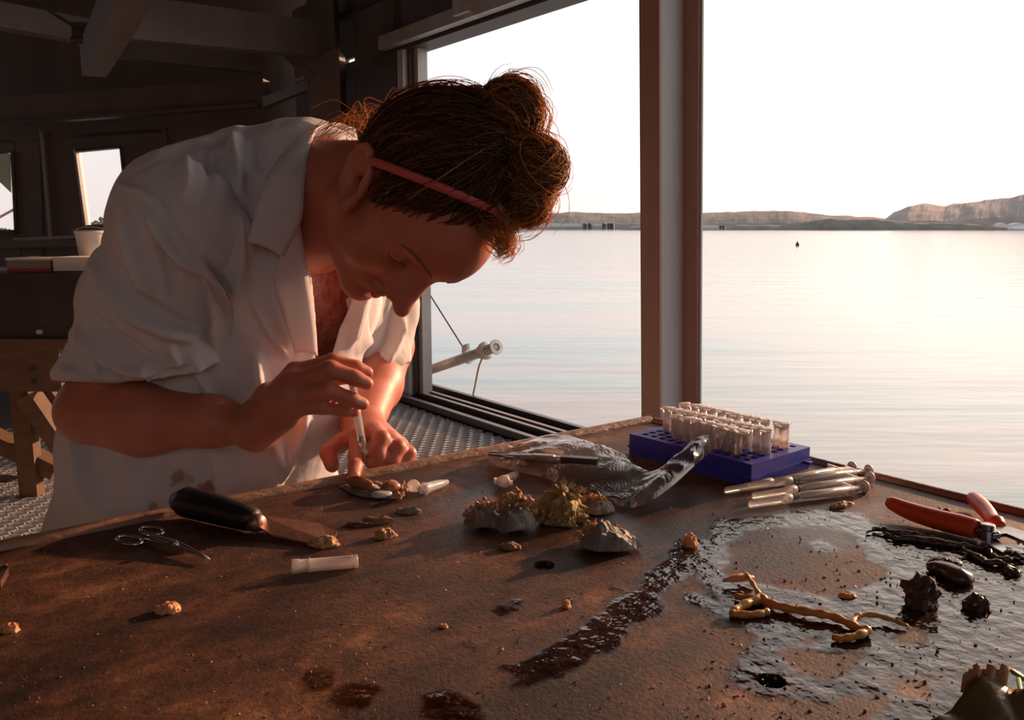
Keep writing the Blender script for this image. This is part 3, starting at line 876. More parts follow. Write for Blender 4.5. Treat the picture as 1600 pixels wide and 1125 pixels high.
for (a, b, c, d) in ((-.0015, RL + .0015, -.0015, .0005), (-.0015, RL + .0015, RWd - .0005, RWd + .0015), (-.0015, .0005, 0, RWd), (RL - .0005, RL + .0015, 0, RWd)):
    mb.add(*boxg(RP((a + b) / 2, (c + d) / 2, .0095), ex * (b - a) / 2, ey * (d - c) / 2, ZZ * .0012))
mb.build('rim_ledge', M_blue, rack)
for v in (RWd * .9,):
    mesh('catch', *boxg(RP(-.004, v, .0095), ex * .005, ey * .003, ZZ * .0015), M_blue, rack)
    mesh('catch', *boxg(RP(RL + .003, v, .0095), ex * .004, ey * .003, ZZ * .0015), M_blue, rack)
M_tube = plastic('milky_tube', (0.99, 0.95, 0.94), 0.6, 0.36, 0.18)
M_cap = plastic('milky_cap', (0.95, 0.86, 0.82), 0.2, 0.80, 0.25)
M_liq = plastic('tube_liquid', (0.85, 0.62, 0.45), 0.6, 0.35, 0.08)
tube_tpl = None
def tube_parts(root, tip, axis, hinge, lid='closed', liquid=True):
    """microtube: conical body, rim, hinged cap"""
    axis = unit(axis); hinge = unit(hinge - axis * (hinge @ axis))
    prof = [(0, .0016), (.001, .0026), (.016, .0050), (.036, .0054), (.0365, .0065), (.0385, .0065)]
    inner = [(.0385, .0048), (.034, .0047), (.016, .0043), (.003, .0015)]
    V, Fc = tubeg_prof([tip + axis * z for z, r in prof + inner], [r for z, r in prof + inner], axis, 14, True, True)
    mesh('tube_body', V, Fc, M_tube, root, True)
    if liquid:
        V, Fc = latheg(tip, axis, [(.003, .0016), (.016, .0042), (.021, .0045)], 12); mesh('liquid', V, Fc, M_liq, root, True)
    if lid == 'closed':
        cb_, ca_ = tip + axis * .0386, axis
    else:
        cb_, ca_ = tip + axis * .0386 + hinge * .0150 - axis * .004, unit(hinge * .35 - axis)
        cb_ = tip + axis * .0375 + hinge * .0145
    cp_ = mesh('cap', *latheg(cb_, ca_, [(-.004, .0045), (-.0002, .0046), (0, .0068), (.002, .0069), (.0024, .0050)], 14), M_cap, root, True)
    if lid == 'closed':
        mesh('hinge', *boxg(cb_ + hinge * .0078 + axis * .0008, hinge * .0022, np.cross(axis, hinge) * .0022, axis * .0011), M_cap, cp_)
        mesh('cap_lip', *boxg(cb_ - hinge * .0078 + axis * .0010, hinge * .0022, np.cross(axis, hinge) * .0032, axis * .0008), M_cap, cp_)
    else:
        mesh('hinge', *boxg(tip + axis * .0375 + hinge * .0072, hinge * .0022, np.cross(axis, hinge) * .0022, axis * .0008), M_cap, cp_)
rows = [(1, [2, 3, 4, 5, 6, 7, 8], 'front'), (3, list(range(0, 12)), 'middle'), (6, list(range(0, 12)), 'back')]
ORDN = ['first', 'second', 'third', 'fourth', 'fifth', 'sixth', 'seventh', 'eighth', 'ninth', 'tenth', 'eleventh', 'last']
tr_ = np.random.default_rng(11)
for j, cols, nm in rows:
    cols = sorted(cols, reverse=True)         # larger u = further left in the photo
    for k, i in enumerate(cols):
        c = RP(mu + (i + .5) * pu, mv + (j + .5) * pv, RH - .0135)
        tl_ = tr_.normal(0, .035, 2)
        if nm == 'front' and k in (4, 5, 6): tl_ = np.array([-.16 - .05 * (k - 4), .02])
        if nm == 'front' and k == 0: tl_ = np.array([.09, .0])
        ax = unit(ZZ + ex * tl_[0] + ey * tl_[1])
        t = thing('microtube', 'milky capped microtube, %s from the left in the %s row of the blue rack' % (ORDN[k] if k < len(cols) - 1 else 'last', nm), 'tube', c, 'microtubes in the blue rack')
        an = tr_.normal(0, .3)
        tube_parts(t, c, ax, ey * math.cos(an) + ex * math.sin(an), 'closed')
# ---- two loose tubes
def loose(a, b, hingedir, lb, lid):
    p, q = T(*a), T(*b); d, n_, L = frame(q, p)          # from tip q to cap p
    tip = q + ZZ * .0030; ax = unit(d + ZZ * .06)
    t = thing('microtube', lb, 'tube', q, 'loose microtubes on the table')
    tube_parts(t, tip, ax, n_ * hingedir + d * .2, lid, False)
loose((668, 770), (700, 757), -1, 'open milky microtube with its cap folded back, lying near the opened oyster', 'open')
loose((781, 765), (808, 744), 1, 'milky microtube lying in front of the tweezers', 'closed')

# ---- syringes
M_clear = plastic('clear_barrel', (0.97, 0.93, 0.91), 0.7, 0.20, 0.10)
M_white = mat('white_plastic', (0.82, 0.74, 0.70), 0.4)
M_rub = mat('black_rubber', (0.012, 0.010, 0.010), 0.5)
M_needle = mat('needle_steel', (0.7, 0.7, 0.7), 0.25, metal=1.0)
M_capc = plastic('clear_needle_cap', (0.97, 0.92, 0.90), 0.5, 0.45, 0.2)
def syringe(root, p, q, r=0.0040, cap=True, push=0.35):
    """p = needle end, q = thumb end; the needle cap takes the first third"""
    ax = unit(q - p); L = np.linalg.norm(q - p)
    b0 = 0.34 * L if cap else 0.16 * L
    b1 = 0.84 * L
    def at_(s): return p + ax * s
    side = unit(np.cross(ax, ZZ)) if abs(ax[2]) < .9 else RT
    if cap:
        mesh('needle_cap', *latheg(p, ax, [(0, .0028), (.001, .0036), (b0 * .8, .0040), (b0 * .82, .0048), (b0, .0048)], 14), M_capc, root, True)
    else:
        mesh('needle', *latheg(p - ax * 0, ax, [(0, .0003), (.012, .0004)], 8), M_needle, root)
        mesh('needle_hub', *latheg(at_(.010), ax, [(0, .0010), (.002, .0022), (b0 - .010, .0028), (b0 - .0095, .0016)], 12), M_clear, root, True)
    mesh('barrel', *latheg(at_(b0), ax, [(0, .0018), (.003, r), (b1 - b0, r), (b1 - b0 + .0001, r * .85), (.004, r * .85)], 16, False, False), M_clear, root, True)
    mesh('finger_flange', *boxg(at_(b1), ax * .0008, side * .0085, np.cross(ax, side) * .0052), M_clear, root)
    s0 = b0 + (b1 - b0) * push
    pl = mesh('plunger', *latheg(at_(s0), ax, [(0, .0022), (L - s0 - .002, .0022)], 8), M_white, root, True)
    mesh('plunger_stopper', *latheg(at_(s0 - .006), ax, [(0, .001), (.001, r * .82), (.002, r * .7), (.0055, r * .7), (.006, r * .82), (.007, r * .82)], 14), M_rub, pl, True)
    mesh('thumb_rest', *latheg(at_(L - .002), ax, [(0, .0022), (.0002, .0062), (.0018, .0062), (.002, .004)], 14), M_white, pl, True)
for k, (a, b, z, lb) in enumerate([
        ((1134, 773), (1332, 738), .0040, 'capped syringe nearest the blue rack, its cap in the rack shadow'),
        ((1168, 768), (1358, 745), .0052, 'capped syringe, second from the blue rack in the row of four'),
        ((1177, 783), (1360, 756), .0048, 'capped syringe, third from the blue rack in the row of four'),
        ((1171, 795), (1352, 770), .0042, 'capped syringe nearest the camera in the row of four')]):
    p, q = T(*a, z), T(*b, z + .002)
    s_ = thing('syringe', lb, 'syringe', (p + q) / 2 - ZZ * z, 'syringes beside the blue rack')
    syringe(s_, p, q, push=0.12)

# ---- clear tube lying in front
M_ctube = plastic('clear_plastic_sleeve', (0.90, 0.82, 0.80), 0.6, 0.30, 0.15)
p, q = T(456, 896, .0052), T(556, 887, .0052)
ct = thing('plastic_sleeve', 'clear straight plastic sleeve lying alone in front of the knife', 'tube', (p + q) / 2 - ZZ * .0052)
d, n_, L = frame(p, q)
mesh('sleeve', *latheg(p, d, [(0, .0058), (.006, .0058), (.0062, .0052), (L - .004, .0050), (L, .0050), (L - .001, .0042), (.002, .0046)], 18, False, False), M_ctube, ct, True)
mesh('collar', *latheg(p + d * .0125, d, [(0, .0050), (.0003, .0060), (.0015, .0060), (.0018, .0050)], 18), M_ctube, ct, True)
mesh('end_cap', *latheg(q - d * .001, d, [(0, .0052), (.002, .0055), (.003, .004)], 18), M_ctube, ct, True)

# ---- tweezers on the bag
M_steel = mat('brushed_steel', (0.45, 0.42, 0.41), 0.35, metal=0.9, var=(0.33, 0.30, 0.29), scale=60)
M_dsteel = mat('dark_steel', (0.10, 0.08, 0.08), 0.35, metal=0.7)
p, q = T(763, 730, .014), T(930, 749, .018)
tw = thing('tweezers', 'slim steel tweezers with ribbed grip lying across the plastic bag', 'tweezers', (p + q) / 2)
d, n_, L = frame(p, q); dd = unit(q - p)
for sgn in (-1, 1):
    G = []
    for t, w, g_ in ((0, .0006, .0002), (.2, .0016, .0012), (.45, .0036, .0030), (.62, .0042, .0030), (.85, .0042, .0012), (1, .0040, .0004)):
        c = p + (q - p) * t + n_ * sgn * g_ * .3 + ZZ * sgn * g_
        G.append([c - n_ * w, c + n_ * w, c + n_ * w + ZZ * .0012, c - n_ * w + ZZ * .0012, c - n_ * w])
    V, Fc = gridg(G); mesh('arm', V, Fc, M_dsteel if sgn < 0 else M_steel, tw)
for k in range(13):
    t = .43 + k * .016
    mesh('grip_rib', *boxg(p + (q - p) * t + ZZ * .0044, dd * .0006, n_ * .0036, ZZ * .0005), M_steel, tw)
mesh('grip_handle', *boxg(p + (q - p) * .86 + ZZ * .0018, dd * .020, n_ * .0046, ZZ * .0032), M_dsteel, tw)

# ---- plastic bag: crumpled clear film
def bag_material():
    mt = bpy.data.materials.new('clear_bag_film'); mt.use_nodes = True
    nt = mt.node_tree; nt.nodes.clear()
    o = nt.nodes.new('ShaderNodeOutputMaterial')
    tr = nt.nodes.new('ShaderNodeBsdfTransparent'); tr.inputs[0].default_value = (0.93, 0.91, 0.90, 1)
    gl = nt.nodes.new('ShaderNodeBsdfGlossy'); gl.inputs['Roughness'].default_value = 0.2; gl.inputs[0].default_value = (1, 1, 1, 1)
    tl = nt.nodes.new('ShaderNodeBsdfTranslucent'); tl.inputs[0].default_value = (0.9, 0.85, 0.82, 1)
    lw = nt.nodes.new('ShaderNodeFresnel'); lw.inputs[0].default_value = 1.62
    m0 = nt.nodes.new('ShaderNodeMixShader'); m0.inputs[0].default_value = 0.28
    m1 = nt.nodes.new('ShaderNodeMixShader')
    nt.links.new(tr.outputs[0], m0.inputs[1]); nt.links.new(tl.outputs[0], m0.inputs[2])
    ml = nt.nodes.new('ShaderNodeMath'); ml.operation = 'MULTIPLY_ADD'; ml.inputs[1].default_value = 0.9; ml.inputs[2].default_value = 0.03; ml.use_clamp = True
    nt.links.new(lw.outputs[0], ml.inputs[0]); nt.links.new(ml.outputs[0], m1.inputs[0])
    nt.links.new(m0.outputs[0], m1.inputs[1]); nt.links.new(gl.outputs[0], m1.inputs[2])
    nt.links.new(m1.outputs[0], o.inputs[0])
    tcn = nt.nodes.new('ShaderNodeTexCoord'); n = nt.nodes.new('ShaderNodeTexNoise'); n.inputs['Scale'].default_value = 26; n.inputs['Detail'].default_value = 2; n.inputs['Distortion'].default_value = 1.5
    nt.links.new(tcn.outputs['Object'], n.inputs['Vector'])
    bp = nt.nodes.new('ShaderNodeBump'); bp.inputs['Strength'].default_value = 0.8; bp.inputs['Distance'].default_value = 0.006
    nt.links.new(n.outputs['Fac'], bp.inputs['Height'])
    nt.links.new(bp.outputs[0], gl.inputs['Normal'])
    return mt
M_bag = bag_material()
far = [(764, 716), (815, 697), (880, 684), (925, 698), (968, 707), (990, 727), (1020, 738), (1048, 722), (1078, 702), (1112, 690)]
near = [(764, 724), (800, 735), (850, 747), (895, 765), (940, 781), (985, 793), (1018, 782), (1052, 758), (1085, 728), (1118, 700)]
farh = [.004, .006, .010, .010, .010, .012, .014, .020, .027, .030]
nearh = [.004, .004, .003, .003, .003, .003, .010, .018, .026, .029]
def pl(pts, hs, n):
    P = catmull([T(a, b) for a, b in pts], 8)
    hh = np.interp(np.linspace(0, len(pts) - 1, len(P)), range(len(pts)), hs)
    # put raised points back on the same sight line so the outline keeps its place
    return [CAM + (p - CAM) * ((CAM_Z - TABLE_Z - h) / (CAM_Z - TABLE_Z)) for p, h in zip(P, hh)]
A_, B_ = pl(far, farh, 0), pl(near, nearh, 0)
G = []
NR = 26
br = np.random.default_rng(4)
sd = br.uniform(-1, 1, (60, 3)); sc_ = br.uniform(0, 1, 60)
for i, (a, b) in enumerate(zip(A_, B_)):
    t = np.linspace(0, 1, NR)[:, None]
    p_ = a + (b - a) * t
    cell = fbm(p_ * 18, 2)
    rid = 1 - np.abs(fbm(p_ * 20 + 3, 2)) * 2.2
    edge = np.sin(np.pi * t[:, 0]) ** .5
    hgt = np.maximum(edge * (.006 + .012 * cell + .007 * rid), np.where(edge > .01, .0006, 0))
    G.append(p_ + ZZ * hgt[:, None])
V, Fc = gridg(G)
bag = mesh('plastic_bag', V, Fc, M_bag, smooth=False)
tag(bag, 'crumpled clear plastic bag lying between the tweezers and the blue rack', 'bag')
# tubes inside the bag
for a, b, lb in (((800, 712), (835, 720), 'pale microtube inside the clear bag, left of the other one'), ((845, 706), (880, 712), 'pale microtube inside the clear bag, nearer the blue rack')):
    p, q = T(*a), T(*b); d, n_, L = frame(q, p)
    t = thing('microtube', lb, 'tube', (p + q) / 2, 'microtubes inside the plastic bag')
    tube_parts(t, q + ZZ * .003, unit(d + ZZ * .05), n_, 'closed', False)

# ---- knife with black handle
M_handle = mat('black_handle', (0.010, 0.007, 0.007), 0.45, bump=0.05)
M_blade = mat('brown_blade', (0.42, 0.24, 0.18), 0.38, metal=0.75, var=(0.30, 0.16, 0.11), scale=40, bump=0.1, bscale=90)  # brown metal tone varied by noise
kp, kq = T(280, 806), T(398, 833)
kn = thing('oyster_knife', 'broad bladed knife with a thick black handle lying at the table edge', 'knife', (kp + kq) / 2)
d, n_, L = frame(kp, kq)
V, Fc = tubeg([kp + d * L * t + ZZ * (r + .001) for t, r in ((0, .006), (.03, .0115), (.12, .0140), (.5, .0132), (.85, .0115), (.98, .0105), (1.0, .007))],
              [.006, .0115, .0140, .0132, .0115, .0105, .007], 18)
mesh('handle', V, Fc, M_handle, kn, True)
mesh('ferrule', *latheg(kq + ZZ * .010 - d * .001, d, [(0, .0085), (.006, .0080), (.010, .006)], 14), M_blade, kn, True)
bp_ = [T(398, 822, .010), T(440, 822, .006), T(500, 828, .0045), T(527, 840, .0035), T(520, 854, .002), T(480, 853, .002), T(425, 845, .004), T(400, 836, .008)]
V, Fc = prismg(bp_, ZZ * .0014); mesh('blade', V, Fc, M_blade, kn)

# ---- scissors (small haemostat)
M_chrome = mat('chrome', (0.62, 0.60, 0.60), 0.18, metal=1.0)
sc0 = thing('small_scissors', 'slim steel forceps scissors with two ring handles lying on the table', 'scissors', T(250, 855))
def ring(a, b_, w, nm='ring_handle'):
    """ellipse loop: centre px, half axis px"""
    c = T(*a, .004); e1 = T(a[0] + b_[0], a[1] + b_[1]) - T(*a); e2 = T(a[0] + w[0], a[1] + w[1]) - T(*a)
    P = [c + e1 * math.cos(t) + e2 * math.sin(t) for t in np.linspace(0, 2 * math.pi, 29)]
    V, Fc = tubeg(P, .0016, 8, cap=False); return mesh(nm, V, Fc, M_chrome, sc0, True)
ring((203, 851), (20, 1), (3, 7)); ring((238, 836), (18, 1), (3, 6))
def rod(pts, rad, nm, mt=M_chrome): V, Fc = tubeg([T(a, b, z) for a, b, z in pts], rad, 8, flat=.7); return mesh(nm, V, Fc, mt, sc0, True)
rod([(220, 848, .004), (245, 853, .0045), (275, 862, .005), (305, 872, .004), (328, 880, .003)], [.0016, .0022, .0026, .0018, .0007], 'blade_arm')
rod([(222, 840, .004), (240, 848, .0055), (275, 858, .0065), (303, 869, .005), (326, 878, .003)], [.0016, .0022, .0026, .0018, .0007], 'blade_arm')
mesh('pivot_screw', *latheg(T(272, 861, .006), ZZ, [(0, .003), (.003, .003), (.0035, .002)], 12), M_chrome, sc0)

# ---- secateurs with red handles
M_red = mat('red_plastic', (0.72, 0.085, 0.028), 0.42, var=(0.62, 0.07, 0.025), scale=20)
M_ssteel = mat('wet_steel', (0.42, 0.42, 0.43), 0.25, metal=0.9, var=(0.16, 0.14, 0.14), scale=50)
se = thing('secateurs', 'pruning secateurs with orange red handles lying open at the right edge', 'secateurs', T(1520, 845))
def barp(pts, nm, mt, n=10, flat=1.0, per=5, parent=None):
    P = catmull([T(a, b, z) for a, b, z, r in pts], per)
    R = np.interp(np.linspace(0, len(pts) - 1, len(P)), range(len(pts)), [r for *_, r in pts])
    V, Fc = tubeg(P, list(R), n, flat=flat); return mesh(nm, V, Fc, mt, parent or se, True)
barp([(1383, 806, .014, .0035), (1392, 808, .013, .0062), (1420, 817, .011, .0080), (1460, 828, .010, .0088), (1500, 838, .010, .0090), (1522, 844, .010, .0085), (1525, 845, .010, .006)], 'handle', M_red, 14, 1.0)
barp([(1517, 791, .010, .004), (1521, 796, .010, .0065), (1533, 808, .010, .0072), (1543, 820, .010, .0066), (1548, 829, .010, .0060), (1556, 835, .010, .0070), (1562, 840, .010, .004)], 'handle', M_red, 14, 1.0)
mesh('pivot_bolt', *latheg(T(1541, 848, .004), ZZ, [(0, .008), (.008, .008), (.0085, .0055), (.012, .0055), (.0125, .004)], 16), M_ssteel, se)
barp([(1524, 845, .010, .0045), (1545, 850, .009, .005), (1560, 852, .009, .005)], 'tang', M_ssteel, 10, .6)
V, Fc = prismg([T(1547, 842, .008), T(1575, 842, .008), T(1605, 852, .008), T(1640, 872, .008), T(1600, 866, .008), T(1570, 853, .008), T(1550, 856, .008)], ZZ * .003); mesh('hook_blade', V, Fc, M_ssteel, se)
V, Fc = prismg([T(1537, 850, .003), T(1556, 852, .003), T(1572, 868, .003), T(1566, 874, .003), T(1545, 862, .003)], ZZ * .003); mesh('cutting_blade', V, Fc, M_ssteel, se)
V, Fc = [], []
P = [T(1535 + 4 * math.cos(t * 2.2), 842 + 2 * math.sin(t * 2.2), .004 + t * .0007) for t in np.linspace(0, 9, 40)]
mesh('spring', *tubeg(P, .0008, 6), M_ssteel, se, True)

# ---- oysters, shells, debris
def blob(c, ex_, ey_, ez_, seed, amp=.35, fr=2.2, nu=14, nv=10, flat_bottom=True, oct=3):
    """irregular lump: axes vectors, noise displaced"""
    V, Fc = [], []
    D = []
    for i in range(nv + 1):
        ph = math.pi * i / nv - math.pi / 2
        for k in range(nu):
            th = 2 * math.pi * k / nu
            D.append((math.cos(ph) * math.cos(th), math.cos(ph) * math.sin(th), math.sin(ph)))
    D = np.array(D)
    nz = 1 + amp * fbm(D * fr + seed * 7.7, oct)
    D = D * nz[:, None]
    if flat_bottom: D[:, 2] = np.where(D[:, 2] < -.25, -.25 - (D[:, 2] + .25) * .0, D[:, 2])
    V = np.asarray(c) + D[:, :1] * ex_ + D[:, 1:2] * ey_ + D[:, 2:] * ez_
    for i in range(nv):
        for k in range(nu):
            k2 = (k + 1) % nu
            Fc.append((i * nu + k, i * nu + k2, (i + 1) * nu + k2, (i + 1) * nu + k))
    return V, Fc
M_shell = mat('oyster_shell', (0.16, 0.105, 0.08), 0.7, var=(0.36, 0.28, 0.24), scale=70, bump=0.6, bscale=160)
M_shellg = mat('grey_shell', (0.15, 0.125, 0.11), 0.6, var=(0.31, 0.27, 0.24), scale=60, bump=0.6, bscale=140)
M_crust = mat('orange_crust', (0.42, 0.19, 0.075), 0.7, var=(0.60, 0.36, 0.18), scale=120, bump=0.4, bscale=200)
M_algae = mat('olive_algae', (0.24, 0.16, 0.055), 0.7, var=(0.40, 0.27, 0.10), scale=130, bump=0.5, bscale=200)
M_nacre = mat('nacre', (0.62, 0.58, 0.58), 0.2, var=(0.40, 0.42, 0.48), scale=60)
M_meat = mat('oyster_meat', (0.45, 0.20, 0.09), 0.22, var=(0.30, 0.11, 0.05), scale=60, sss=0.2)
def shell(root, a, b, w, h, seed, mt, name='shell', z0=0.0, tilt=0.0):
    """one oyster valve: layered teardrop from hinge a to lip b"""
    p, q = T(*a, z0), T(*b, z0); d, n_, L = frame(p, q)
    nr, na = 9, 30
    Fc = []
    rr_, th_ = np.meshgrid(np.linspace(0, 1, nr + 1), 2 * math.pi * np.arange(na) / na, indexing='ij')
    r = rr_.ravel(); ct_ = np.cos(th_).ravel(); st_ = np.sin(th_).ravel()
    wob = 1 + .16 * fbm(np.stack([ct_ * 1.7 + seed, st_ * 1.7, np.full(len(r), float(seed))], 1), 3)
    u = .5 + .5 * ct_ * r * wob
    v = st_ * r * wob * (.55 + .45 * np.minimum(1, u * 1.6)) * w / 2
    pos = p + d * (u * L)[:, None] + n_ * v[:, None]
    nz = fbm(pos * 120, 3); n4 = fbm(pos * 45 + seed, 3)
    zt = h * ((1 - r ** 3.4) * .8 + .2) * (.8 + .28 * nz + .55 * n4) + .0016 * ((r * 6) % 1) + tilt * v
    zb_ = h * .15 * r + tilt * v
    V = np.concatenate([pos + ZZ * zt[:, None], pos + ZZ * zb_[:, None]])
    n = (nr + 1) * na
    for s_, o_ in ((1, 0), (-1, n)):
        for i in range(nr):
            for k in range(na):
                k2 = (k + 1) % na
                f = (o_ + i * na + k, o_ + (i + 1) * na + k, o_ + (i + 1) * na + k2, o_ + i * na + k2)
                Fc.append(f if s_ > 0 else f[::-1])
    for k in range(na):
        k2 = (k + 1) % na
        Fc.append((nr * na + k, n + nr * na + k, n + nr * na + k2, nr * na + k2))
    return mesh(name, V, Fc, mt, root, False)
def crust(root, pts, mt, name='crust', seed=1, n=60, r=(.0012, .003), spread=1.0):
    """clump of little growths along pixel points (px,py,height,radius)"""
    g = np.random.default_rng(seed); mb = MB()
    for k in range(n):
        a, b, z, w = pts[g.integers(len(pts))]
        c = T(a, b, z) + np.array([*g.normal(0, w * .5, 2), abs(g.normal(0, w * .35))])
        c[2] = max(c[2], TABLE_Z + .001)
        s_ = g.uniform(*r)
        up = unit(g.normal(size=3) + ZZ)
        V, Fc = latheg(c - up * s_ * .5, up, [(0, s_ * .4), (s_ * .4, s_), (s_ * 1.1, s_ * .85), (s_ * 1.6 * g.uniform(.8, 2), s_ * .2)], 6)
        mb.add(V, Fc)
    o = mb.build(name, mt, root); o['kind'] = 'stuff'; return o
# opened oyster at the finger
oo = thing('opened_oyster', 'opened oyster with wet brown meat and pearly shell under the pointing finger', 'oyster', T(588, 776))
shell(oo, (530, 760), (632, 776), .044, .007, 3, M_shell, 'lower_shell')
V, Fc = blob(T(562, 768, .009), T(585, 772) - T(562, 768), np.array([.004, .009, 0]), ZZ * .006, 4, .3); mesh('meat', V, Fc, M_meat, oo, True)
V, Fc = blob(T(610, 776, .0095), np.array([.010, .002, 0]), np.array([-.002, .009, 0]), ZZ * .007, 8, .2); mesh('muscle', V, Fc, M_meat, oo, True)
V, Fc = blob(T(596, 783, .0065), np.array([.010, -.003, 0]), np.array([.003, .007, 0]), ZZ * .004, 6, .15); mesh('nacre', V, Fc, M_nacre, oo, True)
crust(oo, [(545, 757, .004, .006), (565, 760, .004, .004), (622, 783, .003, .004), (628, 772, .004, .005)], M_crust, seed=2, n=50)
# cluster of four lumps: each its own shell
o1 = thing('oyster', 'small brown oyster at the left end of the encrusted clump', 'oyster', T(757, 822))
shell(o1, (786, 824), (727, 816), .032, .017, 11, M_shell)
crust(o1, [(732, 816, .006, .004), (742, 814, .011, .005), (755, 813, .014, .005), (768, 816, .014, .005)], M_crust, seed=3, n=46)
o2 = thing('oyster', 'grey rounded oyster shell in the middle of the encrusted clump', 'oyster', T(812, 826))
shell(o2, (838, 826), (776, 822), .046, .026, 13, M_shellg)
crust(o2, [(782, 818, .012, .007), (795, 816, .019, .008), (808, 816, .021, .008), (822, 818, .019, .008), (834, 820, .012, .007)], M_crust, seed=4, n=90)
o3 = thing('oyster', 'tall oyster shell bushy with olive algae, highest of the clump', 'oyster', T(872, 814))
V, Fc = blob(T(872, 812, .006), T(907, 812) - T(872, 812), np.array([.012, .019, 0]), ZZ * .019, 5, .5, 2.6, 20, 14); mesh('shell', V, Fc, M_algae, o3)
crust(o3, [(848, 812, .010, .008), (858, 810, .017, .008), (868, 809, .021, .008), (880, 809, .022, .008), (892, 811, .017, .008), (903, 813, .009, .007), (870, 816, .014, .010), (885, 817, .010, .009), (856, 817, .009, .009)], M_algae, seed=5, n=230, r=(.0012, .0034))
crust(o3, [(a_, b_, z_, .006) for a_, b_, z_ in ((843, 814, .005), (852, 812, .010), (862, 811, .016), (875, 811, .018), (888, 812, .016), (899, 814, .010), (848, 819, .003), (862, 821, .006), (878, 822, .006), (893, 820, .006), (906, 816, .004))], M_algae, 'algae', seed=15, n=260, r=(.001, .0026))
crust(o3, [(848, 814, .008, .006), (858, 814, .013, .006)], M_crust, 'crust', seed=6, n=30)
o4 = thing('oyster', 'flat dark oyster shell at the right end of the clump touching the bag', 'oyster', T(930, 797))
shell(o4, (902, 794), (960, 800), .034, .011, 17, M_shell)
crust(o4, [(908, 794, .006, .005), (925, 793, .009, .005), (942, 795, .008, .005)], M_crust, seed=7, n=40)
o5 = thing('oyster', 'single wedge shaped oyster with crusted rim, in front of the clump', 'oyster', T(955, 858))
shell(o5, (1004, 858), (905, 850), .044, .020, 19, M_shellg)
crust(o5, [(908, 848, .005, .004), (916, 846, .010, .004), (928, 846, .014, .005), (942, 848, .015, .004), (958, 850, .012, .004), (975, 853, .008, .003), (910, 853, .006, .004)], M_crust, seed=8, n=80, r=(.001, .0028))
# rubble: single bits that can be pointed at
M_bit = mat('brown_scrap', (0.20, 0.10, 0.06), 0.6, var=(0.34, 0.18, 0.10), scale=150)
M_obit = mat('orange_scrap', (0.62, 0.24, 0.08), 0.55, var=(0.72, 0.40, 0.20), scale=200, sss=0.1)
M_dbit = mat('dark_wet_scrap', (0.05, 0.03, 0.024), 0.22, var=(0.12, 0.065, 0.045), scale=120)
def bit(a, size, h, mt, lb, seed, cat='scrap', ang=0., name='scrap', amp=.5):
    c = T(*a); d = RT * math.cos(ang) + FH * math.sin(ang); n_ = np.array([-d[1], d[0], 0])
    V, Fc = blob(c + ZZ * h * .25, d * size[0], n_ * size[1], ZZ * h, seed, amp, 2.4, 20, 14, oct=5)
    return tag(mesh(name, V, Fc, mt), lb, cat)
bit((263, 955), (.0078, .006), .005, M_obit, 'small orange crumb alone on the dark left part of the table', 21, 'crumb', name='crumb')
bit((15, 986), (.006, .004), .004, M_obit, 'orange crumb at the left edge of the table view', 22, 'crumb', name='crumb')
bit((640, 801), (.011, .006), .004, M_shell, 'thin pale shell flake below the opened oyster', 23, 'shell')
bit((602, 839), (.009, .006), .006, M_crust, 'brown crusty crumb right of the knife tip, nearest the camera', 24, 'crumb', .5, 'crumb')
bit((590, 816), (.013, .006), .005, M_bit, 'dark twiggy scrap below the opened oyster', 25)
bit((560, 822), (.014, .004), .003, M_dbit, 'flat black scrap beside the knife tip', 26)
bit((508, 852), (.013, .008), .006, M_crust, 'orange brown scrap stuck to the knife tip', 27)
bit((797, 857), (.008, .005), .004, M_bit, 'reddish crumb below the encrusted clump', 28, 'crumb', 0, 'crumb')
bit((1078, 853), (.006, .005), .008, M_obit, 'orange crumb standing at the top of the wet dark streak', 29, 'crumb', 0, 'crumb')
bit((1314, 792), (.014, .004), .004, M_bit, 'thin brown splinter in front of the syringes', 30, 'splinter', .45, 'splinter')
bit((1440, 944), (.013, .011), .014, M_dbit, 'dark brown jagged chunk on the wet boards', 31, 'chunk', .3, 'chunk', .8)
bit((1525, 950), (.009, .007), .008, M_dbit, 'smaller brown chunk right of the jagged one', 32, 'chunk', 0, 'chunk')
bit((1580, 897), (.007, .005), .005, M_dbit, 'small dark crumb at the right edge below the secateurs', 33, 'crumb', 0, 'crumb')
bit((1323, 933), (.006, .003), .003, M_obit, 'tiny orange crumb beside the dry island', 34, 'crumb', 0, 'crumb')
bit((885, 948), (.003, .003), .004, M_obit, 'tiny reddish crumb in the middle of the dry boards', 35, 'crumb', 0, 'crumb')
bit((693, 980), (.003, .002), .002, M_obit, 'tiny crumb left of the streak', 36, 'crumb', 0, 'crumb')
bit((1475, 885), (.013, .009), .006, M_dbit, 'round dark lump behind the slug shaped piece', 37, 'lump', 0, 'lump', .3)
# slug shaped dark piece
P = catmull([T(1447, 893, .004), T(1462, 895, .005), T(1480, 901, .0055), T(1500, 910, .005), T(1516, 909, .004)], 5)
V, Fc = tubeg(P, list(np.interp(np.linspace(0, 4, len(P)), range(5), [.004, .007, .0085, .0095, .005])), 12, flat=.6)
tag(mesh('oyster_scrap', V, Fc, M_dbit, smooth=True), 'wet dark slug shaped piece lying below the secateurs', 'scrap')
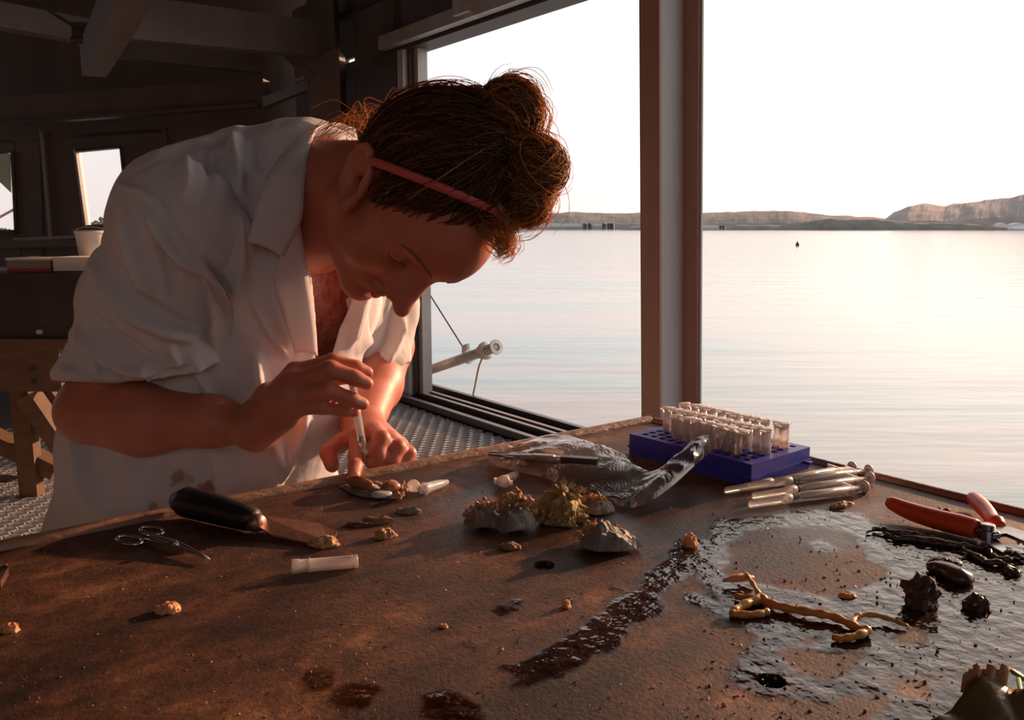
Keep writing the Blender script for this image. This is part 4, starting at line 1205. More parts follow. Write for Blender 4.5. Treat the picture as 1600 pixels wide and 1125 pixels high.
# dark weed under the secateurs
wd_ = thing('dark_weed', 'stringy black weed lying under the secateurs', 'seaweed', T(1460, 850))
g = np.random.default_rng(9)
for pts in ([(1355, 836), (1375, 833), (1400, 838), (1430, 840), (1470, 848)], [(1380, 838), (1395, 845), (1430, 848), (1470, 855), (1520, 860)], [(1420, 842), (1450, 850), (1490, 856), (1540, 860)],
            [(1500, 862), (1520, 872), (1545, 884), (1580, 888)], [(1540, 862), (1560, 878), (1590, 880)], [(1560, 868), (1580, 872), (1610, 882)], [(1468, 800), (1480, 806), (1490, 811)]):
    P = catmull([T(a, b, .003) for a, b in pts], 6)
    P = [p + np.array([*g.normal(0, .0008, 2), g.normal(0, .0006)]) for p in P]
    V, Fc = tubeg(P, [max(.0008, .0028 * math.sin(math.pi * (i + 1) / (len(P) + 1)) + g.normal(0, .0006)) for i in range(len(P))], 7)
    mesh('strand', V, Fc, M_dbit, wd_, True)
# yellow branching weed
M_weed = mat('yellow_weed', (0.42, 0.22, 0.045), 0.4, var=(0.52, 0.30, 0.09), scale=90, sss=0.15, bump=0.2, bscale=150)
wy = thing('yellow_seaweed', 'branched yellow brown seaweed sprig lying on the wet boards', 'seaweed', T(1270, 965))
def wb(pts, r0, r1, nm='stem', mt=M_weed):
    P = catmull([T(a, b, z) for a, b, z in pts], 6); n = len(P)
    R = [(r0 + (r1 - r0) * i / n) * (1 + .16 * math.sin(i * 1.3)) for i in range(n)]
    V, Fc = tubeg(P, R, 8); return mesh(nm, V, Fc, mt, wy, True)
wb([(1188, 942, .004), (1205, 952, .004), (1235, 960, .004), (1270, 968, .005), (1300, 972, .004), (1330, 985, .004), (1352, 994, .003)], .0032, .0028)
wb([(1165, 912, .008), (1175, 925, .007), (1186, 940, .005)], .0013, .002, 'branch')
wb([(1188, 942, .004), (1170, 942, .004), (1148, 938, .003)], .0028, .002, 'branch')
wb([(1186, 944, .004), (1165, 952, .004), (1145, 962, .003), (1150, 966, .003), (1180, 966, .003), (1200, 962, .003)], .003, .0022, 'branch')
wb([(1330, 984, .004), (1340, 973, .005), (1365, 972, .005), (1395, 978, .004), (1418, 985, .003)], .0022, .0014, 'branch')
wb([(1355, 992, .004), (1345, 1000, .004), (1320, 1004, .003), (1300, 1003, .003)], .003, .002, 'branch')
V, Fc = blob(T(1153, 915, .005), T(1176, 912) - T(1153, 915), np.array([.0, .003, 0]), ZZ * .004, 41, .4); mesh('bud', V, Fc, M_obit, wy, True)
# leaf and green blade at the lower right corner
M_leaf = mat('dark_leaf', (0.10, 0.075, 0.02), 0.45, var=(0.20, 0.12, 0.04), scale=50, bump=0.3)
M_grass = mat('green_blade', (0.14, 0.30, 0.03), 0.4, var=(0.10, 0.22, 0.03), scale=60)
lf = thing('leafy_weed', 'dark leafy weed tuft in the lower right corner', 'seaweed', T(1540, 1128))
G = []
for i in range(15):
    u = i / 14; row = []
    for k in range(6):
        v = k / 5
        a = 1455 + 200 * u; b = 1145 - 34 * v * math.sin(math.pi * min(1, u * 1.1)) ** .7
        row.append(T(a, b, .002 + .016 * math.sin(math.pi * u) * v + .004 * math.sin(u * 14 + v * 3)))
    G.append(row)
V, Fc = gridg(G); o = mesh('leaf', V, Fc, M_leaf, lf, True); solid(o, .0015)
for k in range(9):
    a = 1505 + k * 7
    V, Fc = tubeg([T(a, 1110, .010), T(a + 3, 1104, .018 + .003 * (k % 3)), T(a + 5, 1100, .020)], [.0022, .0026, .0012], 6); mesh('bud', V, Fc, M_crust, lf, True)
V, Fc = tubeg([T(1563, 1072, .014), T(1580, 1080, .012), T(1615, 1092, .008)], [.0006, .0026, .003], 6, flat=.4); mesh('blade', V, Fc, M_grass, lf, True)
V, Fc = tubeg([T(1588, 1090, .012), T(1594, 1110, .008), T(1600, 1135, .003)], [.0012, .0014, .0012], 6, flat=.5); mesh('blade', V, Fc, M_grass, lf, True)
# dark object cut by the left edge
V, Fc = prismg([T(-20, 925, .001), T(-12, 905, .001), T(10, 902, .004), T(15, 906, .004), T(2, 922, .001)], ZZ * .006)
tag(mesh('shell_fragment', V, Fc, M_dbit), 'dark shiny fragment cut off by the left edge of the view', 'shell')
# fine grit nobody could count
g = np.random.default_rng(21); mb = MB()
for k in range(1500):
    if g.random() < .45:
        a, b = g.uniform(1100, 1640), g.uniform(800, 1140)
        s_ = g.uniform(.0003, .0011)
    else:
        a, b = g.uniform(-40, 1200), g.uniform(760, 1140)
        s_ = g.uniform(.0002, .0007)
    p = T(a, b)
    if p[0] > EDGE_B - .01 or p[1] > EDGE_A - .012: continue
    V, Fc = boxg(p + ZZ * s_ * .4, unit(g.normal(size=3)) * s_, unit(g.normal(size=3)) * s_ * .7, unit(g.normal(size=3)) * s_ * .5)
    mb.add(V, Fc)
gr = mb.build('grit', M_bit); gr['kind'] = 'stuff'; tag(gr, 'fine brown grit and crumbs scattered over the table boards', 'grit')

# ================================================================== bench at the left
M_bw = mat('rough_timber', (0.10, 0.048, 0.026), 0.75, var=(0.15, 0.078, 0.043), scale=7, stretch=(1, 1, 3), bump=0.2, bscale=30)
M_tub = mat('black_tub', (0.020, 0.014, 0.013), 0.55, var=(0.035, 0.025, 0.022), scale=10)
M_card = mat('white_card', (0.80, 0.70, 0.62), 0.7)
M_cardr = mat('red_band', (0.45, 0.06, 0.06), 0.6)
BDp = 3.5
FL = F(35, 800); 
def bx(x0, y0, x1, y1, d, th, nm, mt, parent=None):
    c0, c1 = at(x0, y0, d), at(x1, y1, d); 
    x0_, x1_ = (x0 - 800) / FPX * d / math.cos(PITCH) * 1, 0
    lat0, lat1 = c0 @ RT, c1 @ RT
    V, Fc = boxg(RT * (lat0 + lat1) / 2 + FH * (d + th / 2) + ZZ * (c0[2] + c1[2]) / 2, RT * (lat1 - lat0) / 2, FH * th / 2, ZZ * abs(c0[2] - c1[2]) / 2)
    return mesh(nm, V, Fc, mt, parent)
zb = at(50, 614, BDp)[2]
be = thing('trestle_bench', 'rough timber trestle bench with crossed braces behind the person on the left', 'bench', loc(at(20, 600, BDp) @ RT, BDp + .2, 0))
bx(-220, 540, 97, 612, BDp, .05, 'front_rail', M_bw, be)
bx(-220, 530, 120, 545, BDp - .01, .6, 'bench_top', M_bw, be)
def legp(a, b, w, d, nm):
    p, q = at(*a, d), at(*b, d); mesh(nm, *beamg(p, q, w, w * 1.3, FH), M_bw, be)
lt = at(34, 600, BDp + .06) @ RT
for dd_ in (.06, .5):
    for la in (lt, lt - .62):
        V, Fc = boxg(RT * la + FH * (BDp + dd_) + ZZ * (zb / 2 + .0), RT * .040, FH * .03, ZZ * zb / 2); mesh('leg', V, Fc, M_bw, be)
legp((-60, 660), (92, 735), .07, BDp + .10, 'brace'); legp((45, 618), (125, 735), .07, BDp + .02, 'brace'); legp((78, 612), (118, 668), .05, BDp + .14, 'brace')
for a in ((31, 576), (33, 596)):
    mesh('bolt', *latheg(at(a[0] + 20, a[1], BDp - .01), -FH, [(0, .009), (.01, .009), (.012, .006)], 8), M_tub, be)
legp((-60, 745), (100, 770), .06, BDp + .3, 'brace')
tb = thing('black_tub', 'big black tub standing on the trestle bench', 'tub', loc(at(20, 530, BDp + .1) @ RT, BDp + .25, at(20, 531, BDp)[2]))
bx(-200, 432, 140, 528, BDp + .02, .5, 'tub_body', M_tub, tb)
bx(-205, 427, 145, 436, BDp, .54, 'tub_rim', M_tub, tb)
mesh('tub_knob', *latheg(at(63, 518, BDp + .02), -FH, [(0, .016), (.012, .016), (.016, .010)], 10), M_steel, tb)
cbx = thing('carton', 'pale cardboard carton with a red band standing on the black tub', 'box', loc(at(80, 427, BDp + .1) @ RT, BDp + .2, at(80, 426, BDp)[2]))
bx(10, 406, 80, 424.5, BDp + .1, .18, 'carton_front', mat('shaded_card', (0.34, 0.27, 0.24), 0.7), cbx)  # shade put into the card colour of this front
bx(82, 402, 152, 423.5, BDp + .085, .2, 'carton_side', M_card, cbx)
bx(11, 419, 80, 424.5, BDp + .095, .004, 'band', M_cardr, cbx)
bx(8, 403, 82, 406.5, BDp + .09, .2, 'carton_lid', M_card, cbx)
bk = thing('white_bucket', 'white plastic bucket standing beside the small window', 'bucket', at(148, 402, BDp + .36))
bb = at(148, 402, BDp + .36)
mesh('bucket_body', *latheg(bb, ZZ, [(0, .060), (.004, .066), (.10, .074), (.12, .074)], 20), M_white, bk, True)
mesh('bucket_rim', *latheg(bb + ZZ * .106, ZZ, [(0, .074), (.002, .080), (.014, .080), (.016, .072)], 20), M_white, bk, True)
mesh('bucket_handle', *tubeg([bb + ZZ * .11 + RT * .08 * math.cos(t) - FH * .03 * math.sin(t) + ZZ * .03 * math.sin(t) for t in np.linspace(0, math.pi, 12)], .003, 6), M_steel, bk, True)
# ================================================================== the person
# ---- signed distance modelling: smooth unions meshed with surface nets
class Prim:
    pass
def rcone(a, ra, b, rb, k=0.012, op='u'):
    p = Prim(); p.kind = 'c'; p.a = np.asarray(a, float); p.b = np.asarray(b, float); p.ra, p.rb, p.k, p.op = ra, rb, k, op
    p.cen = (p.a + p.b) / 2; p.rad = np.linalg.norm(p.a - p.b) / 2 + max(ra, rb)
    return p
def ball(c, r, k=0.012, op='u'):
    return elli(c, np.eye(3), (r, r, r), k, op)
def elli(c, axes, rad, k=0.012, op='u'):
    p = Prim(); p.kind = 'e'; p.c = np.asarray(c, float); p.A = np.asarray(axes, float); p.r = np.asarray(rad, float); p.k, p.op = k, op
    p.cen = p.c; p.rad = max(rad)
    return p
def fcut(fn, k=0.004, box=None):
    """keep only where fn < 0"""
    p = Prim(); p.kind = 'f'; p.fn = fn; p.box = box; p.op = 'i'; p.k = k; return p
def ev(p, P):
    if p.kind == 'c':
        ba = p.b - p.a; pa = P - p.a
        t = np.clip(pa @ (ba / (ba @ ba)), 0, 1)
        pa -= t[:, None] * ba
        return np.sqrt(np.einsum('ij,ij->i', pa, pa)) - (p.ra + (p.rb - p.ra) * t)
    if p.kind == 'e':
        q = (P - p.c) @ p.A.T
        q /= p.r; k0 = np.sqrt(np.einsum('ij,ij->i', q, q)); q /= p.r; k1 = np.sqrt(np.einsum('ij,ij->i', q, q)) + 1e-9
        return k0 * (k0 - 1) / k1
    return p.fn(P)
def smin(a, b, k):
    h = np.clip(0.5 + 0.5 * (b - a) / k, 0, 1)
    return b + (a - b) * h - k * h * (1 - h)
def evaluate(prims, P, off=0.0, disp=None, shell=0.0):
    d = np.full(len(P), 1e3)
    done = False
    for p in prims:
        if p.op == 'u': d = smin(d, ev(p, P), p.k)
        elif p.op == 's': d = -smin(-d, ev(p, P), p.k)
        else:
            if not done:
                d = d - off
                if disp is not None: d = d - disp(P)
                if shell: d = np.abs(d) - shell
                done = True
            d = -smin(-d, -ev(p, P), p.k)
    if not done:
        d = d - off
        if disp is not None: d = d - disp(P)
        if shell: d = np.abs(d) - shell
    return d
def mesh_sdf(prims, h, off=0.0, disp=None, shell=0.0, dmax=0.0, B=20):
    u = [p for p in prims if p.op == 'u']
    lo = np.min([p.cen - p.rad for p in u], 0) - off - dmax - 4 * h
    hi = np.max([p.cen + p.rad for p in u], 0) + off + dmax + 4 * h
    n = np.ceil((hi - lo) / (h * B)).astype(int)
    D = np.empty(tuple(n * B + 1), np.float32)
    Rb = h * B * 0.87
    idx = np.arange(B + 1)
    ox, oy, oz = np.meshgrid(idx, idx, idx, indexing='ij')
    loc0 = np.stack([ox.ravel(), oy.ravel(), oz.ravel()], 1) * h
    bi = np.stack(np.meshgrid(*[np.arange(k) for k in n], indexing='ij'), -1).reshape(-1, 3)
    cen = lo + (bi + 0.5) * h * B
    dc = np.full(len(cen), 1e3)
    per = []
    for p in prims:
        if p.op == 'i': per.append(np.zeros(len(cen))); continue
        e = ev(p, cen); per.append(e)
        if p.op == 'u': dc = smin(dc, e, p.k)
    dc = dc - off
    for q, (b, c, d) in enumerate(zip(bi, cen, dc)):
        sl = tuple(slice(k * B, k * B + B + 1) for k in b)
        if abs(d) > Rb * 1.25 + shell + dmax + 0.02:
            D[sl] = 1.0 if (d > 0 or shell) else -1.0
            continue
        sub = []
        for p, e in zip(prims, per):
            if p.op == 'u' and e[q] > d + off + 2.2 * Rb + p.k + 0.02: continue
            if p.op == 's' and e[q] > 2.2 * Rb + p.k: continue
            if p.op == 'i' and p.box is not None:
                cx_, cy_, _ = project(c)
                if not (p.box[0] < cx_ < p.box[2] and p.box[1] < cy_ < p.box[3]): continue
            sub.append(p)
        D[sl] = evaluate(sub, lo + b * h * B + loc0, off, disp, shell).reshape(B + 1, B + 1, B + 1)
    return surface_nets(D, lo, h)
def surface_nets(D, lo, h):
    ins = D < 0
    nx, ny, nz = D.shape
    cnt = np.zeros((nx - 1, ny - 1, nz - 1), np.int8)
    for a in (0, 1):
        for b in (0, 1):
            for c in (0, 1):
                cnt += ins[a:nx - 1 + a, b:ny - 1 + b, c:nz - 1 + c]
    act = (cnt > 0) & (cnt < 8)
    I = np.argwhere(act)
    vid = np.full(act.shape, -1, np.int32); vid[act] = np.arange(len(I))
    S = np.zeros((len(I), 3)); N = np.zeros(len(I))
    corners = [(a, b, c) for a in (0, 1) for b in (0, 1) for c in (0, 1)]
    val = {c: D[I[:, 0] + c[0], I[:, 1] + c[1], I[:, 2] + c[2]].astype(float) for c in corners}
    for c in corners:
        for ax in range(3):
            if c[ax]: continue
            e = list(c); e[ax] = 1; e = tuple(e)
            v0, v1 = val[c], val[e]
            m_ = (v0 < 0) != (v1 < 0)
            t = np.where(m_, v0 / np.where(m_, v0 - v1, 1), 0)
            for q in range(3):
                S[:, q] += np.where(m_, c[q] + (t if q == ax else 0), 0)
            N += m_
    V = lo + (I + S / N[:, None]) * h
    quads = []
    for ax in range(3):
        sl0 = [slice(None)] * 3; sl1 = [slice(None)] * 3
        sl0[ax] = slice(0, -1); sl1[ax] = slice(1, None)
        a0, a1 = ins[tuple(sl0)], ins[tuple(sl1)]
        ch = a0 != a1
        E = np.argwhere(ch)
        o1, o2 = [q for q in range(3) if q != ax]
        ok = (E[:, o1] > 0) & (E[:, o2] > 0) & (E[:, o1] < D.shape[o1] - 1) & (E[:, o2] < D.shape[o2] - 1)
        E = E[ok]
        fl = a0[E[:, 0], E[:, 1], E[:, 2]]
        def g(da, db):
            q = E.copy(); q[:, o1] -= da; q[:, o2] -= db
            return vid[q[:, 0], q[:, 1], q[:, 2]]
        Q = np.stack([g(1, 1), g(0, 1), g(0, 0), g(1, 0)], 1)
        if ax == 1: fl = ~fl
        Q[~fl] = Q[~fl][:, ::-1]
        quads.append(Q)
    Q = np.concatenate(quads)
    Q = Q[(Q >= 0).all(1)]
    # light relaxation
    return V, Q
def relax(V, Q, it=2, lam=0.5):
    for _ in range(it):
        ia = np.concatenate([Q[:, a] for a in range(4) for b in (1, -1)])
        ib = np.concatenate([Q[:, (a + b) % 4] for a in range(4) for b in (1, -1)])
        n = np.bincount(ia, minlength=len(V))
        S = np.stack([np.bincount(ia, V[ib, c], minlength=len(V)) for c in range(3)], 1)
        V = V + lam * (S / np.maximum(n, 1)[:, None] - V)
    return V
def sdf_obj(name, prims, h, mt, parent, off=0.0, disp=None, shell=0.0, dmax=0.0, it=2, post=None):
    V, Q = mesh_sdf(prims, h, off, disp, shell, dmax)
    V = relax(V, Q, it)
    if post is not None: V = relax(post(V), Q, 1)
    o = mesh(name, V, Q, mt, parent, True)
    return o, V
def project(P):
    q = P - CAM
    w = q @ FWD
    return W / 2 + FPX * (q @ RT) / w, H / 2 - FPX * (q @ UPV) / w, q @ FH

# ---- skeleton (pixel, pixel, depth)
HC = at(637, 300, 0.852)
hf = unit(RT * .085 - UPV * .97 - FWD * .21)
hu = RT * .80 + UPV * .10 - FWD * .60; hu = unit(hu - hf * (hu @ hf))
hs = np.cross(hf, hu)
HA = np.stack([hs, hf, hu])                     # head frame: right, forward, up
def hp(s, f, u): return HC + hs * s + hf * f + hu * u
SR, SL = at(285, 352, .90), at(556, 382, 1.17)
NK = at(488, 290, .985)
LB = unit((SL - SR) * np.array([1, 1, 0]))      # towards her left
BF = unit(np.cross(LB, ZZ)) ; BF = BF if BF @ RT > 0 else -BF    # body forward
CHEST, BELLY, PELV = at(395, 440, 1.04), at(320, 680, 1.07), at(300, 815, 1.08)
ELR, WRR = at(140, 642, .922), at(398, 668, .864)
ELL, WRL = at(600, 540, 1.16), at(566, 668, .965)

def head_prims():
    L = []
    L.append(elli(hp(0, .003, .043), HA, (.070, .074, .078), .02))
    L.append(elli(hp(0, .040, .030), HA, (.060, .048, .066), .02))
    L.append(elli(hp(0, .036, -.036), HA, (.050, .048, .050), .025))
    for s in (1, -1):
        L.append(rcone(hp(s * .046, .012, -.045), .020, hp(s * .009, .070, -.074), .015, .02))
        L.append(ball(hp(s * .038, .055, -.018), .026, .02))
        L.append(rcone(hp(s * .012, .0845, .036), .009, hp(s * .044, .066, .036), .010, .012))
    L.append(ball(hp(0, .0795, -.074), .0145, .014))
    L.append(ball(hp(0, .073, .055), .030, .03))
    # nose
    L.append(rcone(hp(0, .085, .026), .0100, hp(0, .1085, -.013), .0100, .012))
    L.append(rcone(hp(0, .078, .018), .0130, hp(0, .090, -.014), .0180, .012))
    L.append(ball(hp(0, .1180, -.0175), .0085, .007))
    for s in (1, -1):
        L.append(ball(hp(s * .0105, .102, -.0200), .0075, .006))
    # eye sockets, closed lids
    for s in (1, -1):
        L.append(elli(hp(s * .036, .093, .017), HA, (.014, .010, .010), .010, 's'))
        L.append(elli(hp(s * .032, .0715, .0165), HA, (.0145, .0135, .0115), .004))
        L.append(rcone(hp(s * .020, .0845, .0105), .0012, hp(s * .044, .0775, .0105), .0012, .003))
        L.append(ball(hp(s * .0065, .1065, -.0262), .0032, .003, 's'))
    # mouth
    for a, b in ((-1, 0), (0, 1)):
        L.append(rcone(hp(a * .021, .0835 + .0085 * (a == 0), -.0465 + .003 * (a == 0)), .0035 + .0025 * (a == 0), hp(b * .021, .0835 + .0085 * (b == 0), -.0465 + .003 * (b == 0)), .0035 + .0025 * (b == 0), .006))
        L.append(rcone(hp(a * .018, .0825 + .0085 * (a == 0), -.0530), .0035 + .003 * (a == 0), hp(b * .018, .0825 + .0085 * (b == 0), -.0530 - .001), .0035 + .003 * (b == 0), .006))
    L.append(rcone(hp(-.022, .0865, -.0492), .0012, hp(0, .0985, -.0488), .0013, .003, 's'))
    L.append(rcone(hp(.022, .0865, -.0492), .0012, hp(0, .0985, -.0488), .0013, .003, 's'))
    L.append(rcone(hp(-.014, .0900, -.0610), .0045, hp(.014, .0900, -.0610), .0045, .008, 's'))
    # ears: bowl, rim, lobe
    for s in (1, -1):
        ea = unit(hu * .64 - hf * .74); eo = unit(hs * s * .93 + hu * .22 - hf * .14); eo = unit(eo - ea * (eo @ ea))
        EA = np.stack([np.cross(ea, eo), ea, eo])
        c0 = hp(s * .067, .009, .009)
        L.append(elli(c0 + eo * .006, EA, (.016, .029, .007), .005))
        ctr = c0 + eo * .013 - unit(EA[0]) * 0
        pts = []
        fw = EA[0] if EA[0] @ hf > 0 else -EA[0]
        for t in np.linspace(-.4, 4.1, 10):
            pts.append(c0 + eo * (.011 + .003 * math.sin(t)) + fw * .0155 * math.cos(t) * 1.0 + ea * (.028 * math.sin(t)))
        for a, b in zip(pts[:-1], pts[1:]):
            L.append(rcone(a, .0036, b, .0036, .004))
        L.append(ball(c0 + eo * .009 - ea * .027 + fw * .004, .0075, .006))
        L.append(elli(c0 + eo * .0135 + fw * .002 + ea * .001, EA, (.0090, .018, .0085), .003, 's'))
        L.append(ball(c0 + eo * .009 + fw * .012 - ea * .004, .0045, .004))
        L.append(ball(c0 + eo * .006 + fw * .003 - ea * .003, .0075, .002, 's'))
    return L
def finger(pts, r0, r1, k=.004):
    P = [at(*p) for p in pts]; n = len(P) - 1
    return [rcone(P[i], r0 + (r1 - r0) * i / n, P[i + 1], r0 + (r1 - r0) * (i + 1) / n, k) for i in range(n)]
# right hand: index, middle, ring, little, thumb
RHF = [[(462, 582, .878), (520, 565, .868), (555, 574, .872), (574, 582, .876)],
       [(458, 598, .858), (516, 577, .846), (553, 590, .850), (573, 599, .853)],
       [(457, 616, .850), (512, 610, .840), (548, 624, .846), (567, 631, .850)],
       [(456, 637, .850), (505, 636, .846), (536, 641, .852), (555, 644, .857)]]
RTH = [(420, 618, .885), (468, 606, .905), (520, 590, .905), (545, 588, .892)]
LHF = [[(558, 683, .915), (556, 712, .880), (555, 729, .852), (553, 743, .834)],
       [(585, 676, .925), (596, 686, .890), (590, 710, .880), (582, 724, .882)],
       [(607, 686, .935), (621, 699, .898), (612, 720, .890), (602, 730, .893)],
       [(624, 697, .945), (639, 709, .908), (633, 724, .902), (624, 731, .905)]]
LTH = [(560, 678, .945), (532, 692, .925), (513, 708, .905), (519, 727, .890)]
def body_prims():
    L = head_prims()
    L.append(rcone(hp(0, -.010, -.030), .052, NK, .051, .025))
    L.append(rcone(hp(0, .030, -.070), .016, at(500, 385, .93), .030, .03))
    L.append(rcone(NK, .051, at(440, 345, 1.04), .080, .03))
    for S in (SR, SL):
        L.append(rcone(at(465, 318, 1.04), .044, S, .036, .03))
        L.append(rcone(CHEST + ZZ * .05, .085, S - ZZ * .02, .036, .03))
    L.append(rcone(CHEST, .098, BELLY, .098, .04))
    L.append(rcone(BELLY, .105, PELV, .120, .04))
    for s in (-1, 1):
        hip = PELV + LB * s * .075 - ZZ * .03
        kn_ = np.array([hip[0], hip[1], .46]) + BF * .03
        an = np.array([hip[0], hip[1], .09]) - BF * .02
        L.append(rcone(hip, .085, kn_, .055, .03)); L.append(rcone(kn_, .055, an, .036, .02))
        L.append(rcone(an - ZZ * .05, .036, an - ZZ * .055 + BF * .15, .030, .02))
        L.append(ball(CHEST + BF * .060 + LB * s * .055 - ZZ * .03, .048, .04))
    # right arm and hand
    L.append(rcone(SR - BF * .005, .033, ELR + (SR - ELR) * .10 + FH * .008, .030, .02))
    fm = at(225, 655, .900)
    L.append(rcone(ELR, .038, fm, .0375, .02)); L.append(rcone(fm, .0375, at(330, 658, .880), .0265, .02)); L.append(rcone(at(330, 658, .880), .0265, WRR, .0185, .015))
    L.append(rcone(at(392, 662, .868), .016, at(400, 680, .868), .016, .01))
    for f in RHF: L.append(rcone(WRR, .017, at(*f[0]), .0125, .012))
    L.append(rcone(at(430, 640, .866), .018, at(455, 612, .862), .017, .012))
    L.append(rcone(at(405, 684, .866), .008, at(450, 652, .853), .011, .014))
    for f, r in zip(RHF, (.0090, .0096, .0092, .0080)): L += finger(f, r + .0008, r - .0022)
    L += [rcone(WRR, .018, at(*RTH[0]), .015, .012)] + finger(RTH, .0125, .0085)
    # left arm and hand
    L.append(rcone(SL, .040, ELL, .036, .02))
    L.append(rcone(ELL, .040, at(585, 600, 1.07), .036, .02)); L.append(rcone(at(585, 600, 1.07), .034, WRL, .024, .015))
    for f in LHF: L.append(rcone(WRL, .018, at(*f[0]), .0115, .012))
    for f, r in zip(LHF, (.0082, .0098, .0095, .0084)): L += finger(f, r + .0008, r - .0012)
    L += [rcone(WRL, .018, at(*LTH[0]), .014, .012)] + finger(LTH, .0110, .0085)
    return L
# ---- materials
def skin_material():
    mt = bpy.data.materials.new('skin'); mt.use_nodes = True
    nt = mt.node_tree; b = nt.nodes['Principled BSDF']; L = nt.links
    tcn = nt.nodes.new('ShaderNodeTexCoord')
    n = nt.nodes.new('ShaderNodeTexNoise'); n.inputs['Scale'].default_value = 22; n.inputs['Detail'].default_value = 5
    L.new(tcn.outputs['Object'], n.inputs['Vector'])
    c = ramp(nt, n.outputs['Fac'], [(0.3, (0.43, 0.135, 0.082)), (0.7, (0.53, 0.180, 0.112))])
    a = nt.nodes.new('ShaderNodeAttribute'); a.attribute_name = 'lip'
    mxn = nt.nodes.new('ShaderNodeMixRGB'); mxn.inputs[2].default_value = (0.40, 0.085, 0.07, 1)
    L.new(a.outputs['Fac'], mxn.inputs[0]); L.new(c, mxn.inputs[1])
    a2 = nt.nodes.new('ShaderNodeAttribute'); a2.attribute_name = 'nail'
    mx2 = nt.nodes.new('ShaderNodeMixRGB'); mx2.inputs[2].default_value = (0.62, 0.30, 0.22, 1)
    L.new(a2.outputs['Fac'], mx2.inputs[0]); L.new(mxn.outputs[0], mx2.inputs[1])
    L.new(mx2.outputs[0], b.inputs['Base Color'])
    b.inputs['Roughness'].default_value = 0.48
    b.inputs['Subsurface Weight'].default_value = 0.35
    b.inputs['Subsurface Radius'].default_value = (0.010, 0.0035, 0.0018)
    b.inputs['Subsurface Scale'].default_value = 1.0
    n2 = nt.nodes.new('ShaderNodeTexNoise'); n2.inputs['Scale'].default_value = 260; n2.inputs['Detail'].default_value = 3
    L.new(tcn.outputs['Object'], n2.inputs['Vector'])
    bp = nt.nodes.new('ShaderNodeBump'); bp.inputs['Strength'].default_value = 0.12; bp.inputs['Distance'].default_value = 0.002
    L.new(n2.outputs['Fac'], bp.inputs['Height']); L.new(bp.outputs[0], b.inputs['Normal'])
    return mt
def coat_material():
    mt = bpy.data.materials.new('white_cotton'); mt.use_nodes = True
    nt = mt.node_tree; nt.nodes.clear(); L = nt.links
    o = nt.nodes.new('ShaderNodeOutputMaterial')
    df = nt.nodes.new('ShaderNodeBsdfDiffuse'); tl = nt.nodes.new('ShaderNodeBsdfTranslucent')
    mxs = nt.nodes.new('ShaderNodeMixShader'); mxs.inputs[0].default_value = 0.22
    g = nt.nodes.new('ShaderNodeNewGeometry')
    n = nt.nodes.new('ShaderNodeTexNoise'); n.inputs['Scale'].default_value = 9; n.inputs['Detail'].default_value = 5
    L.new(g.outputs['Position'], n.inputs['Vector'])
    col = ramp(nt, n.outputs['Fac'], [(0.3, (0.70, 0.655, 0.66)), (0.7, (0.80, 0.755, 0.755))])
    # brown stains of their own shape on the front
    n3 = nt.nodes.new('ShaderNodeTexNoise'); n3.inputs['Scale'].default_value = 55; n3.inputs['Detail'].default_value = 4
    L.new(g.outputs['Position'], n3.inputs['Vector'])
    for (px, py, d, r) in STAINS:
        c = at(px, py, d)
        ds = nt.nodes.new('ShaderNodeVectorMath'); ds.operation = 'DISTANCE'; ds.inputs[1].default_value = tuple(c)
        L.new(g.outputs['Position'], ds.inputs[0])
        ad = nt.nodes.new('ShaderNodeMath'); ad.operation = 'MULTIPLY_ADD'; ad.inputs[1].default_value = -r * 2.2; 
        L.new(n3.outputs['Fac'], ad.inputs[0]); ad.inputs[2].default_value = r * 1.1
        sm = nt.nodes.new('ShaderNodeMath'); sm.operation = 'ADD'
        L.new(ds.outputs['Value'], sm.inputs[0]); L.new(ad.outputs[0], sm.inputs[1])
        mr = nt.nodes.new('ShaderNodeMapRange'); mr.inputs['From Min'].default_value = r * 1.1; mr.inputs['From Max'].default_value = r * .7
        mr.inputs['To Min'].default_value = 0; mr.inputs['To Max'].default_value = 0.75
        L.new(sm.outputs[0], mr.inputs[0])
        mc = nt.nodes.new('ShaderNodeMixRGB'); mc.inputs[2].default_value = (0.36, 0.18, 0.12, 1)
        L.new(mr.outputs[0], mc.inputs[0]); L.new(col, mc.inputs[1]); col = mc.outputs[0]
    L.new(col, df.inputs[0]); L.new(col, tl.inputs[0])
    n2 = nt.nodes.new('ShaderNodeTexNoise'); n2.inputs['Scale'].default_value = 38; n2.inputs['Detail'].default_value = 4
    L.new(g.outputs['Position'], n2.inputs['Vector'])
    bp = nt.nodes.new('ShaderNodeBump'); bp.inputs['Strength'].default_value = 0.25; bp.inputs['Distance'].default_value = 0.006
    L.new(n2.outputs['Fac'], bp.inputs['Height']); L.new(bp.outputs[0], df.inputs['Normal'])
    L.new(df.outputs[0], mxs.inputs[1]); L.new(tl.outputs[0], mxs.inputs[2]); L.new(mxs.outputs[0], o.inputs[0])
    return mt
STAINS = [(288, 742, .915, .015), (270, 755, .915, .009), (322, 768, .915, .014), (335, 765, .915, .012), (200, 746, .93, .007), (195, 720, .93, .012), (245, 790, .915, .010), (262, 772, .915, .005), (232, 718, .92, .006), (290, 357, .82, .003)]
M_skin = skin_material()
M_coat = coat_material()

